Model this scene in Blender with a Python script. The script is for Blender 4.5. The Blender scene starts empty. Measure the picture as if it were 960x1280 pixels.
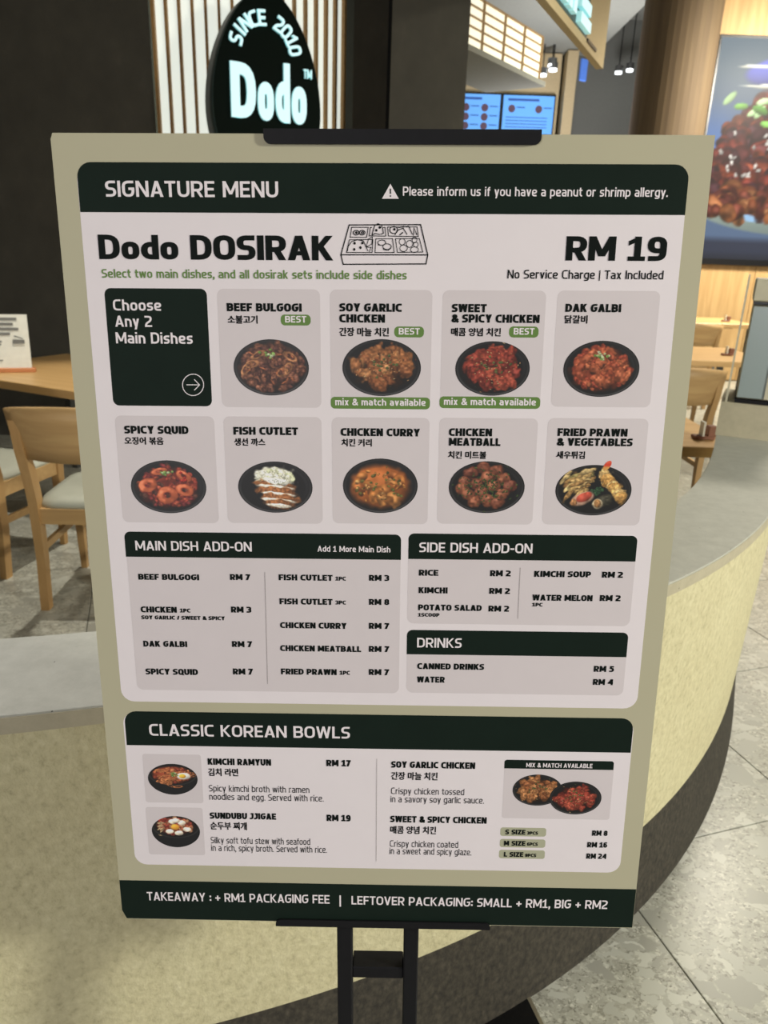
import bpy, math, random
import numpy as np
from mathutils import Matrix, Vector

# ------------------------------------------------------------------ camera, world, lights, exposure
SC = bpy.context.scene
COL = SC.collection
PI = math.pi
cam_d = bpy.data.cameras.new('camera')
cam = bpy.data.objects.new('camera', cam_d)
COL.objects.link(cam)
cam_d.sensor_fit = 'VERTICAL'; cam_d.sensor_height = 36.0; cam_d.sensor_width = 27.0
cam_d.lens = 920.0 * 36.0 / 1280.0
cam_d.clip_start = 0.02; cam_d.clip_end = 200
PITCH, ROLL = math.radians(19.475), math.radians(1.983)
fw = Vector((0, math.cos(PITCH), -math.sin(PITCH))); rt0 = Vector((1, 0, 0)); up0 = rt0.cross(fw)
cr = rt0*math.cos(ROLL) + up0*math.sin(ROLL); cu = -rt0*math.sin(ROLL) + up0*math.cos(ROLL)
cam.matrix_world = Matrix(((cr.x, cu.x, -fw.x, 0), (cr.y, cu.y, -fw.y, 0), (cr.z, cu.z, -fw.z, 1.45), (0, 0, 0, 1)))
cam_d.dof.use_dof = True; cam_d.dof.focus_distance = 0.80; cam_d.dof.aperture_fstop = 10.0
SC.camera = cam
SC.view_settings.view_transform = 'Standard'; SC.view_settings.look = 'None'
SC.view_settings.exposure = 0.0; SC.view_settings.gamma = 1.0; SC.view_settings.use_curve_mapping = False
wd = bpy.data.worlds.new('world'); SC.world = wd; wd.use_nodes = True
wd.node_tree.nodes['Background'].inputs[0].default_value = (1.0, 0.97, 0.90, 1)
wd.node_tree.nodes['Background'].inputs[1].default_value = 0.15

def area(name, loc, target, size, power, color):
    d = bpy.data.lights.new(name, 'AREA'); d.shape = 'DISK'; d.size = size; d.energy = power; d.color = color
    o = bpy.data.objects.new(name, d); COL.objects.link(o); o.location = loc
    o.rotation_euler = (Vector(target)-Vector(loc)).to_track_quat('-Z', 'Y').to_euler()
    return o
def spot(name, loc, target, power, angle, color, r=.06, blend=.5):
    d = bpy.data.lights.new(name, 'SPOT'); d.energy = power; d.spot_size = math.radians(angle); d.spot_blend = blend
    d.color = color; d.shadow_soft_size = r
    o = bpy.data.objects.new(name, d); COL.objects.link(o); o.location = loc
    o.rotation_euler = (Vector(target)-Vector(loc)).to_track_quat('-Z', 'Y').to_euler()
    return o
WARM = (1.0, 0.93, 0.78); NEUT = (1.0, 0.97, 0.99)
area('corridor_fill_lamp', (-1.7, -3.5, 1.7), (-0.2, 0.8, 0.8), 1.4, 67, NEUT)  # added low lamp behind the camera, lights the menu board evenly
area('corridor_fill_lamp', (3.3, -0.4, 2.3), (1.1, 1.5, 0.3), 0.4, 138, (1, .98, .87))  # unseen lamp set low to brighten the counter's right face more than its top
ol = area('counter_downlight', (-0.95, 1.05, 3.5), (-0.9, 0.95, 0.5), 0.4, 5.6, NEUT); ol.data.spread = math.radians(62)
spot('table_spotlight', (-1.40, 3.55, 3.5), (-1.55, 3.5, 0), 240, 50, (1, .95, .83), .04)
area('dining_downlight', (2.7, 4.7, 3.5), (2.5, 4.8, 0), 0.6, 95, WARM)
area('dining_downlight', (4.7, 7.9, 3.7), (4.3, 9.7, 0.9), 0.8, 350, WARM)
area('shop_fill_uplight', (2.6, 10.6, 2.2), (2.4, 11.5, 6.0), 1.2, 90, NEUT)  # added lamp aimed upwards to brighten the mall beyond the fascia

# ------------------------------------------------------------------ materials
def lin(c):
    return tuple(((v/255)/12.92 if v/255 <= .04045 else ((v/255+.055)/1.055)**2.4) for v in c)
MATS = {}
def nodes(name):
    m = bpy.data.materials.new(name); m.use_nodes = True
    nt = m.node_tree; b = nt.nodes['Principled BSDF']
    MATS[name] = m
    return m, nt, b
def rgba(c): return (*lin(c), 1)
def plain(name, c, rough=.6, metal=0, emit=None, es=0, spec=.5, var=.04, scale=30):
    m, nt, b = nodes(name)
    b.inputs['Roughness'].default_value = rough; b.inputs['Metallic'].default_value = metal
    b.inputs['Specular IOR Level'].default_value = spec
    if var:
        tc = nt.nodes.new('ShaderNodeTexCoord'); n = nt.nodes.new('ShaderNodeTexNoise'); n.inputs['Scale'].default_value = scale; n.inputs['Detail'].default_value = 3
        r = nt.nodes.new('ShaderNodeValToRGB'); l = lin(c)
        r.color_ramp.elements[0].color = (*[v*(1-var) for v in l], 1); r.color_ramp.elements[1].color = (*[min(1, v*(1+var)) for v in l], 1)
        r.color_ramp.elements[0].position = .3; r.color_ramp.elements[1].position = .7
        nt.links.new(tc.outputs['Object'], n.inputs['Vector']); nt.links.new(n.outputs['Fac'], r.inputs[0]); nt.links.new(r.outputs[0], b.inputs['Base Color'])
    else:
        b.inputs['Base Color'].default_value = rgba(c)
    if emit is not None:
        b.inputs['Emission Color'].default_value = rgba(emit); b.inputs['Emission Strength'].default_value = es
    return m
def ramp(nt, stops):
    r = nt.nodes.new('ShaderNodeValToRGB'); e = r.color_ramp.elements
    while len(e) < len(stops): e.new(.5)
    for k, (p, c) in zip(e, stops): k.position = p; k.color = rgba(c)
    return r
def bump(nt, b, src, strength, dist):
    n = nt.nodes.new('ShaderNodeBump'); n.inputs['Strength'].default_value = strength; n.inputs['Distance'].default_value = dist
    nt.links.new(src, n.inputs['Height']); nt.links.new(n.outputs[0], b.inputs['Normal'])
def mapping(nt, scale, coord='Object'):
    tc = nt.nodes.new('ShaderNodeTexCoord'); mp = nt.nodes.new('ShaderNodeMapping'); mp.inputs['Scale'].default_value = scale
    nt.links.new(tc.outputs[coord], mp.inputs[0]); return mp.outputs[0]
def noise(nt, vec, scale, detail=4, rough=.6, dist=0):
    n = nt.nodes.new('ShaderNodeTexNoise'); n.inputs['Scale'].default_value = scale; n.inputs['Detail'].default_value = detail
    n.inputs['Roughness'].default_value = rough; n.inputs['Distortion'].default_value = dist
    if vec is not None: nt.links.new(vec, n.inputs['Vector'])
    return n.outputs['Fac']
def mix(nt, a, b, fac, mode='MIX'):
    n = nt.nodes.new('ShaderNodeMix'); n.data_type = 'RGBA'; n.blend_type = mode
    for s, i in ((fac, 0), (a, 6), (b, 7)):
        if isinstance(s, (int, float)): n.inputs[i].default_value = s
        elif isinstance(s, tuple): n.inputs[i].default_value = s
        else: nt.links.new(s, n.inputs[i])
    return n.outputs[2]
def wood(name, c0, c1, axis='X', rough=.5, scale=1.0):
    m, nt, b = nodes(name); s = [14*scale]*3; s['XYZ'.index(axis)] = .9*scale
    v = mapping(nt, tuple(s)); f = noise(nt, v, 1.6, 5, .6, .6)
    r = ramp(nt, [(.25, c0), (.55, tuple((a+b2)/2 for a, b2 in zip(c0, c1))), (.8, c1)]); nt.links.new(f, r.inputs[0])
    nt.links.new(r.outputs[0], b.inputs['Base Color']); b.inputs['Roughness'].default_value = rough
    bump(nt, b, f, .08, .002); return m
def terrazzo(name):
    m, nt, b = nodes(name); v = mapping(nt, (1, 1, 1), 'Object')
    geo = nt.nodes.new('ShaderNodeNewGeometry')
    def chips(scale, cut, stops, dist):
        d = nt.nodes.new('ShaderNodeMapping'); d.inputs['Scale'].default_value = (1, 1.3, 1); nt.links.new(geo.outputs['Position'], d.inputs[0])
        nz = nt.nodes.new('ShaderNodeTexNoise'); nz.inputs['Scale'].default_value = scale*.9; nz.inputs['Detail'].default_value = 3; nt.links.new(d.outputs[0], nz.inputs['Vector'])
        ad = nt.nodes.new('ShaderNodeMix'); ad.data_type = 'RGBA'; ad.blend_type = 'ADD'; ad.inputs[0].default_value = dist
        nt.links.new(d.outputs[0], ad.inputs[6]); nt.links.new(nz.outputs['Color'], ad.inputs[7])
        vo = nt.nodes.new('ShaderNodeTexVoronoi'); vo.inputs['Scale'].default_value = scale; nt.links.new(ad.outputs[2], vo.inputs['Vector'])
        sep = nt.nodes.new('ShaderNodeSeparateColor'); nt.links.new(vo.outputs['Color'], sep.inputs[0])
        rr = ramp(nt, stops); nt.links.new(sep.outputs[0], rr.inputs[0])
        ed = nt.nodes.new('ShaderNodeTexVoronoi'); ed.feature = 'DISTANCE_TO_EDGE'; ed.inputs['Scale'].default_value = scale; nt.links.new(ad.outputs[2], ed.inputs['Vector'])
        g = nt.nodes.new('ShaderNodeMath'); g.operation = 'GREATER_THAN'; g.inputs[1].default_value = .06; nt.links.new(ed.outputs['Distance'], g.inputs[0])
        g2 = nt.nodes.new('ShaderNodeMath'); g2.operation = 'GREATER_THAN'; g2.inputs[1].default_value = cut; nt.links.new(sep.outputs[1], g2.inputs[0])
        mu = nt.nodes.new('ShaderNodeMath'); mu.operation = 'MULTIPLY'; nt.links.new(g.outputs[0], mu.inputs[0]); nt.links.new(g2.outputs[0], mu.inputs[1])
        return rr.outputs[0], mu.outputs[0]
    base = ramp(nt, [(.25, (146, 145, 134)), (.5, (162, 161, 149)), (.75, (176, 175, 163))]); nt.links.new(noise(nt, geo.outputs['Position'], 45, 5, .7), base.inputs[0])
    c1, m1 = chips(85, .30, [(0, (128, 126, 115)), (.25, (156, 155, 144)), (.7, (172, 171, 159)), (1, (192, 191, 178))], .03)
    c2, m2 = chips(24, .66, [(0, (150, 149, 139)), (.4, (174, 174, 163)), (1, (190, 190, 178))], .09)
    x = mix(nt, base.outputs[0], c1, m1)
    c3, m3 = chips(150, .72, [(0, (112, 110, 100)), (.5, (140, 139, 128)), (1, (204, 203, 190))], .02); x = mix(nt, x, c3, m3); x = mix(nt, x, c2, m2)
    c4, m4 = chips(13, .80, [(0, (150, 149, 139)), (.4, (172, 172, 161)), (1, (188, 188, 177))], .12); x = mix(nt, x, c4, m4)
    x = mix(nt, x, (.5, .5, .5, 1), noise(nt, geo.outputs['Position'], 120, 5, .8), 'OVERLAY')
    nt.links.new(x, b.inputs['Base Color']); b.inputs['Roughness'].default_value = .32
    return m
def stucco(name, stops, sc, bs, bd, rough=.85):
    m, nt, b = nodes(name); v = mapping(nt, (1, 1, .8)); f = noise(nt, v, sc, 5, .6, 0); g = noise(nt, v, sc*.12, 3)
    r = ramp(nt, stops); nt.links.new(f, r.inputs[0])
    x = mix(nt, r.outputs[0], g, .12, 'OVERLAY')
    nt.links.new(x, b.inputs['Base Color']); b.inputs['Roughness'].default_value = rough; bump(nt, b, f, bs, bd); return m
def stone(name, c0, c1, rough=.6):
    m, nt, b = nodes(name); v = mapping(nt, (1, 1, 1)); f = noise(nt, v, 28, 6, .7); r = ramp(nt, [(.3, c0), (.7, c1)]); nt.links.new(f, r.inputs[0])
    vo = nt.nodes.new('ShaderNodeTexVoronoi'); vo.inputs['Scale'].default_value = 95; nt.links.new(mapping(nt, (1, .55, 1)), vo.inputs['Vector'])
    lt = nt.nodes.new('ShaderNodeMath'); lt.operation = 'LESS_THAN'; lt.inputs[1].default_value = .13; nt.links.new(vo.outputs['Distance'], lt.inputs[0])
    gt = nt.nodes.new('ShaderNodeMath'); gt.operation = 'GREATER_THAN'; gt.inputs[1].default_value = .64; nt.links.new(noise(nt, v, 55, 2), gt.inputs[0])
    mu = nt.nodes.new('ShaderNodeMath'); mu.operation = 'MULTIPLY'; nt.links.new(lt.outputs[0], mu.inputs[0]); nt.links.new(gt.outputs[0], mu.inputs[1])
    x = mix(nt, r.outputs[0], rgba(tuple(k*.55 for k in c0)), mu.outputs[0])
    nt.links.new(x, b.inputs['Base Color']); b.inputs['Roughness'].default_value = rough; return m
def vcol(name, rough=.55, es=0):
    m, nt, b = nodes(name); a = nt.nodes.new('ShaderNodeVertexColor'); a.layer_name = 'print'
    b.inputs['Roughness'].default_value = rough
    if es:
        b.inputs['Base Color'].default_value = (.01, .01, .01, 1); nt.links.new(a.outputs[0], b.inputs['Emission Color']); b.inputs['Emission Strength'].default_value = es; b.inputs['Roughness'].default_value = .4; b.inputs['Specular IOR Level'].default_value = .05
    else:
        nt.links.new(a.outputs[0], b.inputs['Base Color'])
    return m
plain('white', (236, 228, 231), .5, var=.01, spec=.15)
plain('card', (219, 210, 212), .5, var=.01, spec=.15)
plain('green', (24, 36, 30), .6, var=.05, spec=.08)
plain('ink', (18, 24, 22), .6, var=.0, spec=.08)
plain('paper', (238, 230, 233), .5, var=.01, spec=.15)
plain('leaf', (104, 136, 72), .5, var=.02, spec=.15)
plain('pill', (178, 178, 152), .5, var=.01, spec=.15)
plain('rule', (150, 144, 142), .5, var=.0)
plain('board_beige', (187, 182, 155), .5, var=.012, scale=8, spec=.15)
plain('board_edge', (205, 198, 170), .6)
plain('black_metal', (22, 22, 25), .55, 0, var=.08, scale=90, spec=.2)
plain('grey_metal', (120, 122, 122), .35, .8)
plain('steel_trim', (150, 142, 122), .35, .6)
vcol('food_print'); vcol('screen_print', es=1.15)
terrazzo('terrazzo')
plain('grout', (112, 110, 100), .8)
plain('black_tile', (12, 12, 13), .15, var=.3, scale=200)
stucco('counter_plaster', [(.28, (180, 172, 136)), (.42, (200, 192, 153)), (.6, (210, 202, 163)), (.78, (222, 215, 178))], 85, .8, .004)
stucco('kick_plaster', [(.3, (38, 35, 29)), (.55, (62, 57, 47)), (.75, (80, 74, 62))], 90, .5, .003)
stone('counter_stone', (172, 172, 160), (188, 188, 176)); stone('counter_stone_edge', (172, 164, 140), (188, 180, 154), .6)
stucco('dark_plaster', [(.3, (66, 63, 55)), (.6, (73, 70, 61)), (.8, (82, 78, 68))], 6, .1, .004)
plain('dark_gap', (6, 6, 6), .8, var=0)
wood('oak', (176, 140, 92), (204, 170, 118), 'X'); wood('oak_upright', (170, 132, 84), (198, 162, 110), 'Z')
wood('table_oak', (190, 150, 96), (214, 178, 124), 'X', .42)
wood('veneer', (150, 118, 74), (196, 164, 114), 'Z', .6, .5); wood('veneer_dark', (78, 62, 43), (102, 85, 60), 'Z', .8, .5)
plain('seat_leather', (176, 178, 164), .5, var=.03)
plain('lit_panel', (235, 235, 225), .5, emit=(226, 236, 228), es=.80, var=0)
plain('lit_letter', (120, 150, 150), .5, emit=(212, 246, 248), es=.98, var=0)
plain('lit_letter_side', (190, 225, 225), .5, emit=(120, 190, 195), es=.7, var=0)
plain('fin_oak', (170, 130, 76), .55, var=.12)
plain('sign_green', (8, 18, 13), .6, var=.05, spec=.05); plain('sign_side', (58, 76, 74), .45, var=.05)
plain('lattice_glow', (240, 236, 215), .5, emit=(250, 244, 218), es=.82, var=0); plain('lattice_wood', (166, 136, 92), .5)
plain('mall_grey', (112, 114, 108), .8); plain('mall_ceiling', (146, 148, 140), .85); plain('mall_cream', (196, 178, 140), .8)
plain('screen_blue', (60, 120, 200), .3, emit=(120, 186, 248), es=.75, var=0); plain('screen_ink', (40, 70, 130), .4, emit=(48, 92, 170), es=.6, var=0); plain('screen_dish', (70, 50, 60), .4, emit=(86, 66, 84), es=.7, var=0)
plain('screen_frame', (14, 14, 16), .35); plain('lamp_glow', (255, 255, 255), .5, emit=(245, 250, 255), es=3.0, var=0); plain('blue_flag', (70, 110, 190), .6, emit=(70, 110, 190), es=.25)
plain('cream_laminate', (196, 190, 166), .5); plain('card_white', (225, 225, 214), .5); plain('card_sage', (186, 190, 160), .5); plain('card_ink', (112, 112, 108), .6, var=0); plain('card_base', (196, 130, 84), .5)
plain('clay', (120, 78, 58), .6); plain('ceiling_paint', (178, 174, 164), .9)
def glassy(name, c, rough, alpha):
    m, nt, b = nodes(name); b.inputs['Base Color'].default_value = rgba(c); b.inputs['Roughness'].default_value = rough
    b.inputs['Alpha'].default_value = alpha; b.inputs['Specular IOR Level'].default_value = .7; return m
glassy('frosted_glass', (150, 164, 164), .3, .92); glassy('clear_glass', (205, 222, 220), .08, .22)

# ------------------------------------------------------------------ mesh helpers
def mesh_obj(name, verts, faces, mat, parent=None, smooth=False, mats=None, fm=None):
    me = bpy.data.meshes.new(name); me.from_pydata([tuple(v) for v in verts], [], [tuple(f) for f in faces])
    for k in ([mat] if mats is None else mats): me.materials.append(MATS[k])
    if fm: me.polygons.foreach_set('material_index', fm)
    if smooth: me.polygons.foreach_set('use_smooth', [True]*len(me.polygons))
    me.update()
    o = bpy.data.objects.new(name, me); COL.objects.link(o)
    if parent is not None: o.parent = parent
    return o
def tag(o, label, cat=None, group=None, kind=None):
    if label: o['label'] = label
    if cat: o['category'] = cat
    if group: o['group'] = group
    if kind: o['kind'] = kind
    return o
def empty(name, loc=(0, 0, 0), rz=0, label=None, cat=None, group=None, kind=None):
    o = bpy.data.objects.new(name, None); COL.objects.link(o); o.location = loc; o.rotation_euler = (0, 0, rz); o.empty_display_size = .1
    return tag(o, label, cat, group, kind)
class MB:
    def __init__(s): s.v = []; s.f = []
    def add(s, v, f):
        n = len(s.v); s.v += [tuple(k) for k in v]; s.f += [tuple(i+n for i in q) for q in f]; return s
    def box(s, c, d, R=None, bev=0):
        x, y, z = [k/2 for k in d]
        if bev <= 0:
            v = [(a*x, b*y, e*z) for a in (-1, 1) for b in (-1, 1) for e in (-1, 1)]
            f = [(0, 1, 3, 2), (4, 6, 7, 5), (0, 4, 5, 1), (2, 3, 7, 6), (0, 2, 6, 4), (1, 5, 7, 3)]
        else:
            b = min(bev, x*.9, y*.9, z*.9); v = []; f = []
            rings = [(-z, b), (-z+b, 0), (z-b, 0), (z, b)]
            for zz, ins in rings:
                X, Y = x-ins, y-ins; k = b*.9
                v += [(-X+k, -Y, zz), (X-k, -Y, zz), (X, -Y+k, zz), (X, Y-k, zz), (X-k, Y, zz), (-X+k, Y, zz), (-X, Y-k, zz), (-X, -Y+k, zz)]
            for r in range(3):
                for i in range(8): f.append((r*8+i, r*8+(i+1) % 8, r*8+8+(i+1) % 8, r*8+8+i))
            f.append(tuple(range(7, -1, -1))); f.append(tuple(range(24, 32)))
        c = Vector(c)
        v = [(R @ Vector(p) if R is not None else Vector(p))+c for p in v]
        return s.add(v, f)
    def beam(s, a, b, w, d, up=(0, 0, 1), w2=None, d2=None):
        a = Vector(a); b = Vector(b); t = (b-a).normalized(); u = Vector(up); sd = t.cross(u)
        if sd.length < 1e-4: sd = t.cross(Vector((0, 1, 0)))
        sd.normalize(); n = sd.cross(t); v = []
        for p, ww, dd in ((a, w, d), (b, w2 or w, d2 or d)):
            v += [p-sd*ww/2-n*dd/2, p+sd*ww/2-n*dd/2, p+sd*ww/2+n*dd/2, p-sd*ww/2+n*dd/2]
        return s.add(v, [(3, 2, 1, 0), (4, 5, 6, 7), (0, 1, 5, 4), (1, 2, 6, 5), (2, 3, 7, 6), (3, 0, 4, 7)])
    def sweep(s, pts, secs):
        # pts: centres, secs: list of cross sections (lists of 4 vectors offsets)
        k = len(secs[0]); v = [Vector(p)+Vector(o) for p, se in zip(pts, secs) for o in se]; f = []
        for i in range(len(pts)-1):
            for j in range(k): f.append((i*k+j, i*k+(j+1) % k, (i+1)*k+(j+1) % k, (i+1)*k+j))
        f.append(tuple(range(k-1, -1, -1))); f.append(tuple((len(pts)-1)*k+j for j in range(k)))
        return s.add(v, f)
    def cyl(s, c, r, h, n=20, axis='Z', r2=None):
        r2 = r if r2 is None else r2; v = []
        for z, q in ((-h/2, r), (h/2, r2)):
            for i in range(n):
                a = 2*PI*i/n; p = (q*math.cos(a), q*math.sin(a), z)
                if axis == 'Y': p = (p[0], p[2], p[1])
                if axis == 'X': p = (p[2], p[0], p[1])
                v.append(Vector(p)+Vector(c))
        f = [(i, (i+1) % n, n+(i+1) % n, n+i) for i in range(n)]+[tuple(range(n-1, -1, -1)), tuple(range(n, 2*n))]
        return s.add(v, f)
    def build(s, name, mat, parent=None, smooth=False): return mesh_obj(name, s.v, s.f, mat, parent, smooth)
def copy_tree(o, parent=None):
    c = o.copy(); COL.objects.link(c); c.parent = parent
    for ch in list(o.children): copy_tree(ch, c)
    return c

# ------------------------------------------------------------------ structure: floor, walls, ceiling
floor = mesh_obj('floor', [(-9, -4, -.012), (12, -4, -.012), (12, 20, -.012), (-9, 20, -.012), (-9, -4, -.2), (12, -4, -.2), (12, 20, -.2), (-9, 20, -.2)],
                 [(0, 1, 2, 3), (7, 6, 5, 4), (0, 4, 5, 1), (1, 5, 6, 2), (2, 6, 7, 3), (3, 7, 4, 0)], 'grout'); tag(floor, None, kind='structure')
TA = math.radians(17.8); tu = (math.cos(TA), math.sin(TA)); tv = (-math.sin(TA), math.cos(TA)); TS = .665
tile_v = []; hs = TS/2-.0016
for z, e in ((-.0119, 0), (-.001, 0), (0, .0012)):
    for a, b in ((-1, -1), (1, -1), (1, 1), (-1, 1)): tile_v.append((a*(hs-e), b*(hs-e), z))
tile_f = [(8, 9, 10, 11)]+[(r*4+i, r*4+(i+1) % 4, r*4+4+(i+1) % 4, r*4+4+i) for r in (0, 1) for i in range(4)]
tile_me = None; cands = []
for i in range(-14, 22):
    for j in range(-14, 22):
        cu_, cv_ = 1.013+(i+.5)*TS, 1.237+(j+.5)*TS
        x = cu_*tu[0]+cv_*tv[0]; y = cu_*tu[1]+cv_*tv[1]
        if y < .2 or y > 9.5 or abs(x) > .75*y+1.0 or x > 5.5: continue
        cands.append((math.hypot(x, y), x, y))
cands.sort()
for _, x, y in cands[:290]:
    if tile_me is None:
        o = mesh_obj('floor_tile', tile_v, tile_f, 'terrazzo', floor); tile_me = o.data
    else:
        o = bpy.data.objects.new('floor_tile', tile_me); COL.objects.link(o); o.parent = floor
    o.location = (x, y, 0); o.rotation_euler = (0, 0, TA)
# black inlay strip with a metal trim, running towards the curved counter
sd = Vector((.09, -.30, 0)).normalized(); sn = Vector((sd.y, -sd.x, 0))
p0 = Vector((.329, 1.112, 0))
def strip(name, off, w, z, m):
    a = p0-sd*.15+sn*off; b = p0+sd*1.4+sn*off; mb = MB()
    v = [a, b, b+sn*w, a+sn*w]; v = [Vector((k.x, k.y, z-.004)) for k in v]+[Vector((k.x, k.y, z)) for k in v]
    mb.add(v, [(3, 2, 1, 0), (4, 5, 6, 7), (0, 1, 5, 4), (1, 2, 6, 5), (2, 3, 7, 6), (3, 0, 4, 7)]); o = mb.build(name, m, floor)
    o.data.update(); return o
strip('inlay_strip', 0, .13, .0022, 'black_tile'); strip('inlay_trim', -.008, .008, .0026, 'steel_trim')

def wall(name, mb, m): return tag(mb.build(name, m), None, kind='structure')
wall('wall_back', MB().box((-4.85, 5.7, 2.0), (6.4, .2, 4.0)), 'dark_plaster')
wall('wall_left', MB().box((-5.1, 2.0, 2.0), (.2, 7.3, 4.0)), 'dark_plaster')
wall('wall_centre', MB().box((-.2095, 6.25, 2.0), (.25, .3, 4.0)), 'dark_plaster')
wall('wall_pillar', MB().box((.185, 5.6, 2.0), (.48, .6, 4.0)), 'dark_plaster')
wall('gap_strip', MB().box((-.068, 5.8, 2.0), (.03, .2, 4.0)), 'dark_gap')  # black strip standing in for the dark gap beside the pillar
wall('wall_alcove', MB().box((-.95, 6.6, 2.0), (1.5, .1, 4.0)), 'dark_plaster')
wall('ceiling', MB().box((-1.9, 1.7, 3.72), (6.4, 8.2, .1)), 'ceiling_paint')

# timber pillar and timber wall behind the right hand tables
wall('wall_pillar_timber', MB().cyl((3.13, 9.6, 2.4), .42, 4.8, 40), 'veneer_dark')
wr = wall('wall_right', MB().box((6.25, 9.85, 2.4), (5.3, .2, 4.8)), 'veneer')
for i in range(6):
    MB().box((3.62+.93*i+.455, 9.74, 2.4), (.925, .02, 4.78), bev=.004).build('veneer_panel', 'veneer', wr)

# ------------------------------------------------------------------ curved counter
OUT = [(-2.2, .60), (-1.5, .635), (-.9, .70), (-.476, .79), (-.352, .822), (-.06, .925), (.215, 1.055), (.40, 1.155), (.54, 1.255), (.667, 1.375), (.768, 1.485), (.912, 1.66), (1.02, 1.82), (1.125, 2.01), (1.24, 2.23), (1.36, 2.47), (1.48, 2.74)]
OA = np.array(OUT); cl = np.concatenate([[0], np.cumsum(np.hypot(*np.diff(OA, axis=0).T))]); tt = cl/cl[-1]
fx = np.polynomial.chebyshev.Chebyshev.fit(tt, OA[:, 0], 6); fy = np.polynomial.chebyshev.Chebyshev.fit(tt, OA[:, 1], 6)
N = 90; ts = np.linspace(0, 1, N); CX = fx(ts); CY = fy(ts); dx = np.gradient(CX); dy = np.gradient(CY); L = np.hypot(dx, dy); NX, NY = -dy/L, dx/L
def cpt(i, off, z): return (CX[i]+NX[i]*off, CY[i]+NY[i]*off, z)
HT = .88
def ribbon(profile, i0=0, i1=N):
    mb = MB(); k = len(profile); v = [cpt(i, o, z) for i in range(i0, i1) for o, z in profile]; f = []; n = i1-i0
    for i in range(n-1):
        for j in range(k): f.append((i*k+j, (i+1)*k+j, (i+1)*k+(j+1) % k, i*k+(j+1) % k))
    f.append(tuple(range(k))); f.append(tuple((n-1)*k+j for j in range(k-1, -1, -1)))
    return mb.add(v, f)
counter = empty('curved_counter', (0, 0, 0), 0, 'curved cream plaster half-wall with grey stone top behind the menu board', 'counter')
ribbon([(0, HT-.028), (0, HT-.001), (.001, HT), (.206, HT), (.207, HT-.001), (.207, HT-.028)]).build('stone_top', 'counter_stone', counter)
ribbon([(-.001, HT-.0285), (-.001, HT-.004), (.004, HT-.004), (.004, HT-.0285)]).build('stone_edge', 'counter_stone_edge', counter)
ribbon([(.016, .23), (.004, HT-.0285), (.202, HT-.0285), (.202, .23)]).build('plaster_face', 'counter_plaster', counter, False)
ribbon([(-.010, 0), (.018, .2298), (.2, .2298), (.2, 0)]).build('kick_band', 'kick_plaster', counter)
for ch in counter.children:
    ch.data.polygons.foreach_set('use_smooth', [False]*len(ch.data.polygons))
# raised end block and display cabinet standing on the counter end
i_end = int(np.argmin((CX-1.385)**2+(CY-2.42)**2))
ribbon([(-.004, HT+.0005), (-.004, HT+.118), (.211, HT+.118), (.211, HT+.0005)], i_end, N).build('end_block', 'counter_stone_edge', counter)
C0 = Vector(cpt(i_end, .085, HT+.1185)); ct = math.atan2(dy[i_end], dx[i_end])
cab = empty('display_cabinet', C0, ct, 'grey glass display cabinet with cream top on the counter end block', 'cabinet')
MB().box((.18, 0, .006), (.34, .17, .012)).build('base_rail', 'black_metal', cab)
MB().box((.18, 0, .17), (.32, .165, .312), bev=.004).build('body', 'cream_laminate', cab)
MB().box((.015, -.0, .17), (.012, .160, .30)).build('glass_panel', 'frosted_glass', cab)
MB().box((.008, -.01, .17), (.006, .014, .30)).build('mullion', 'cream_laminate', cab)
MB().box((.175, 0, .332), (.34, .17, .008)).build('shadow_gap', 'screen_frame', cab)
MB().box((.175, 0, .372), (.345, .178, .070), bev=.004).build('cap', 'cream_laminate', cab)
gl = empty('glass_screen', Vector(cpt(i_end, .196, HT+.1185)), ct, 'thin clear glass divider beside the grey display cabinet', 'glass screen')
MB().box((.175, 0, .21), (.33, .005, .42)).build('pane', 'clear_glass', gl); MB().box((.004, 0, .21), (.003, .006, .42)).build('edge_strip', 'cream_laminate', gl)

# ------------------------------------------------------------------ stroke lettering
def rounded(pts, r, closed=False, n=5):
    out = []; m = len(pts)
    for i, p in enumerate(pts):
        if not closed and (i == 0 or i == m-1): out.append(p); continue
        a = pts[i-1]; b = pts[(i+1) % m]; rr = p[2] if len(p) > 2 else r
        va = (a[0]-p[0], a[1]-p[1]); vb = (b[0]-p[0], b[1]-p[1]); la = math.hypot(*va); lb = math.hypot(*vb)
        fa = la if (not closed and i == 1) else la/2; fb = lb if (not closed and i == m-2) else lb/2
        if rr <= 0: out.append(p[:2]); continue
        da = min(rr, fa*.98); db = min(rr, fb*.98)
        A = (p[0]+va[0]/la*da, p[1]+va[1]/la*da); B = (p[0]+vb[0]/lb*db, p[1]+vb[1]/lb*db); k = .16
        for j in range(n+1):
            t = j/n; q = 1-t   # a quadratic with a slightly squarish shoulder
            out.append((q*q*A[0]+2*q*t*p[0]+t*t*B[0], q*q*A[1]+2*q*t*p[1]+t*t*B[1]))
    return [o[:2] for o in out]
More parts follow.
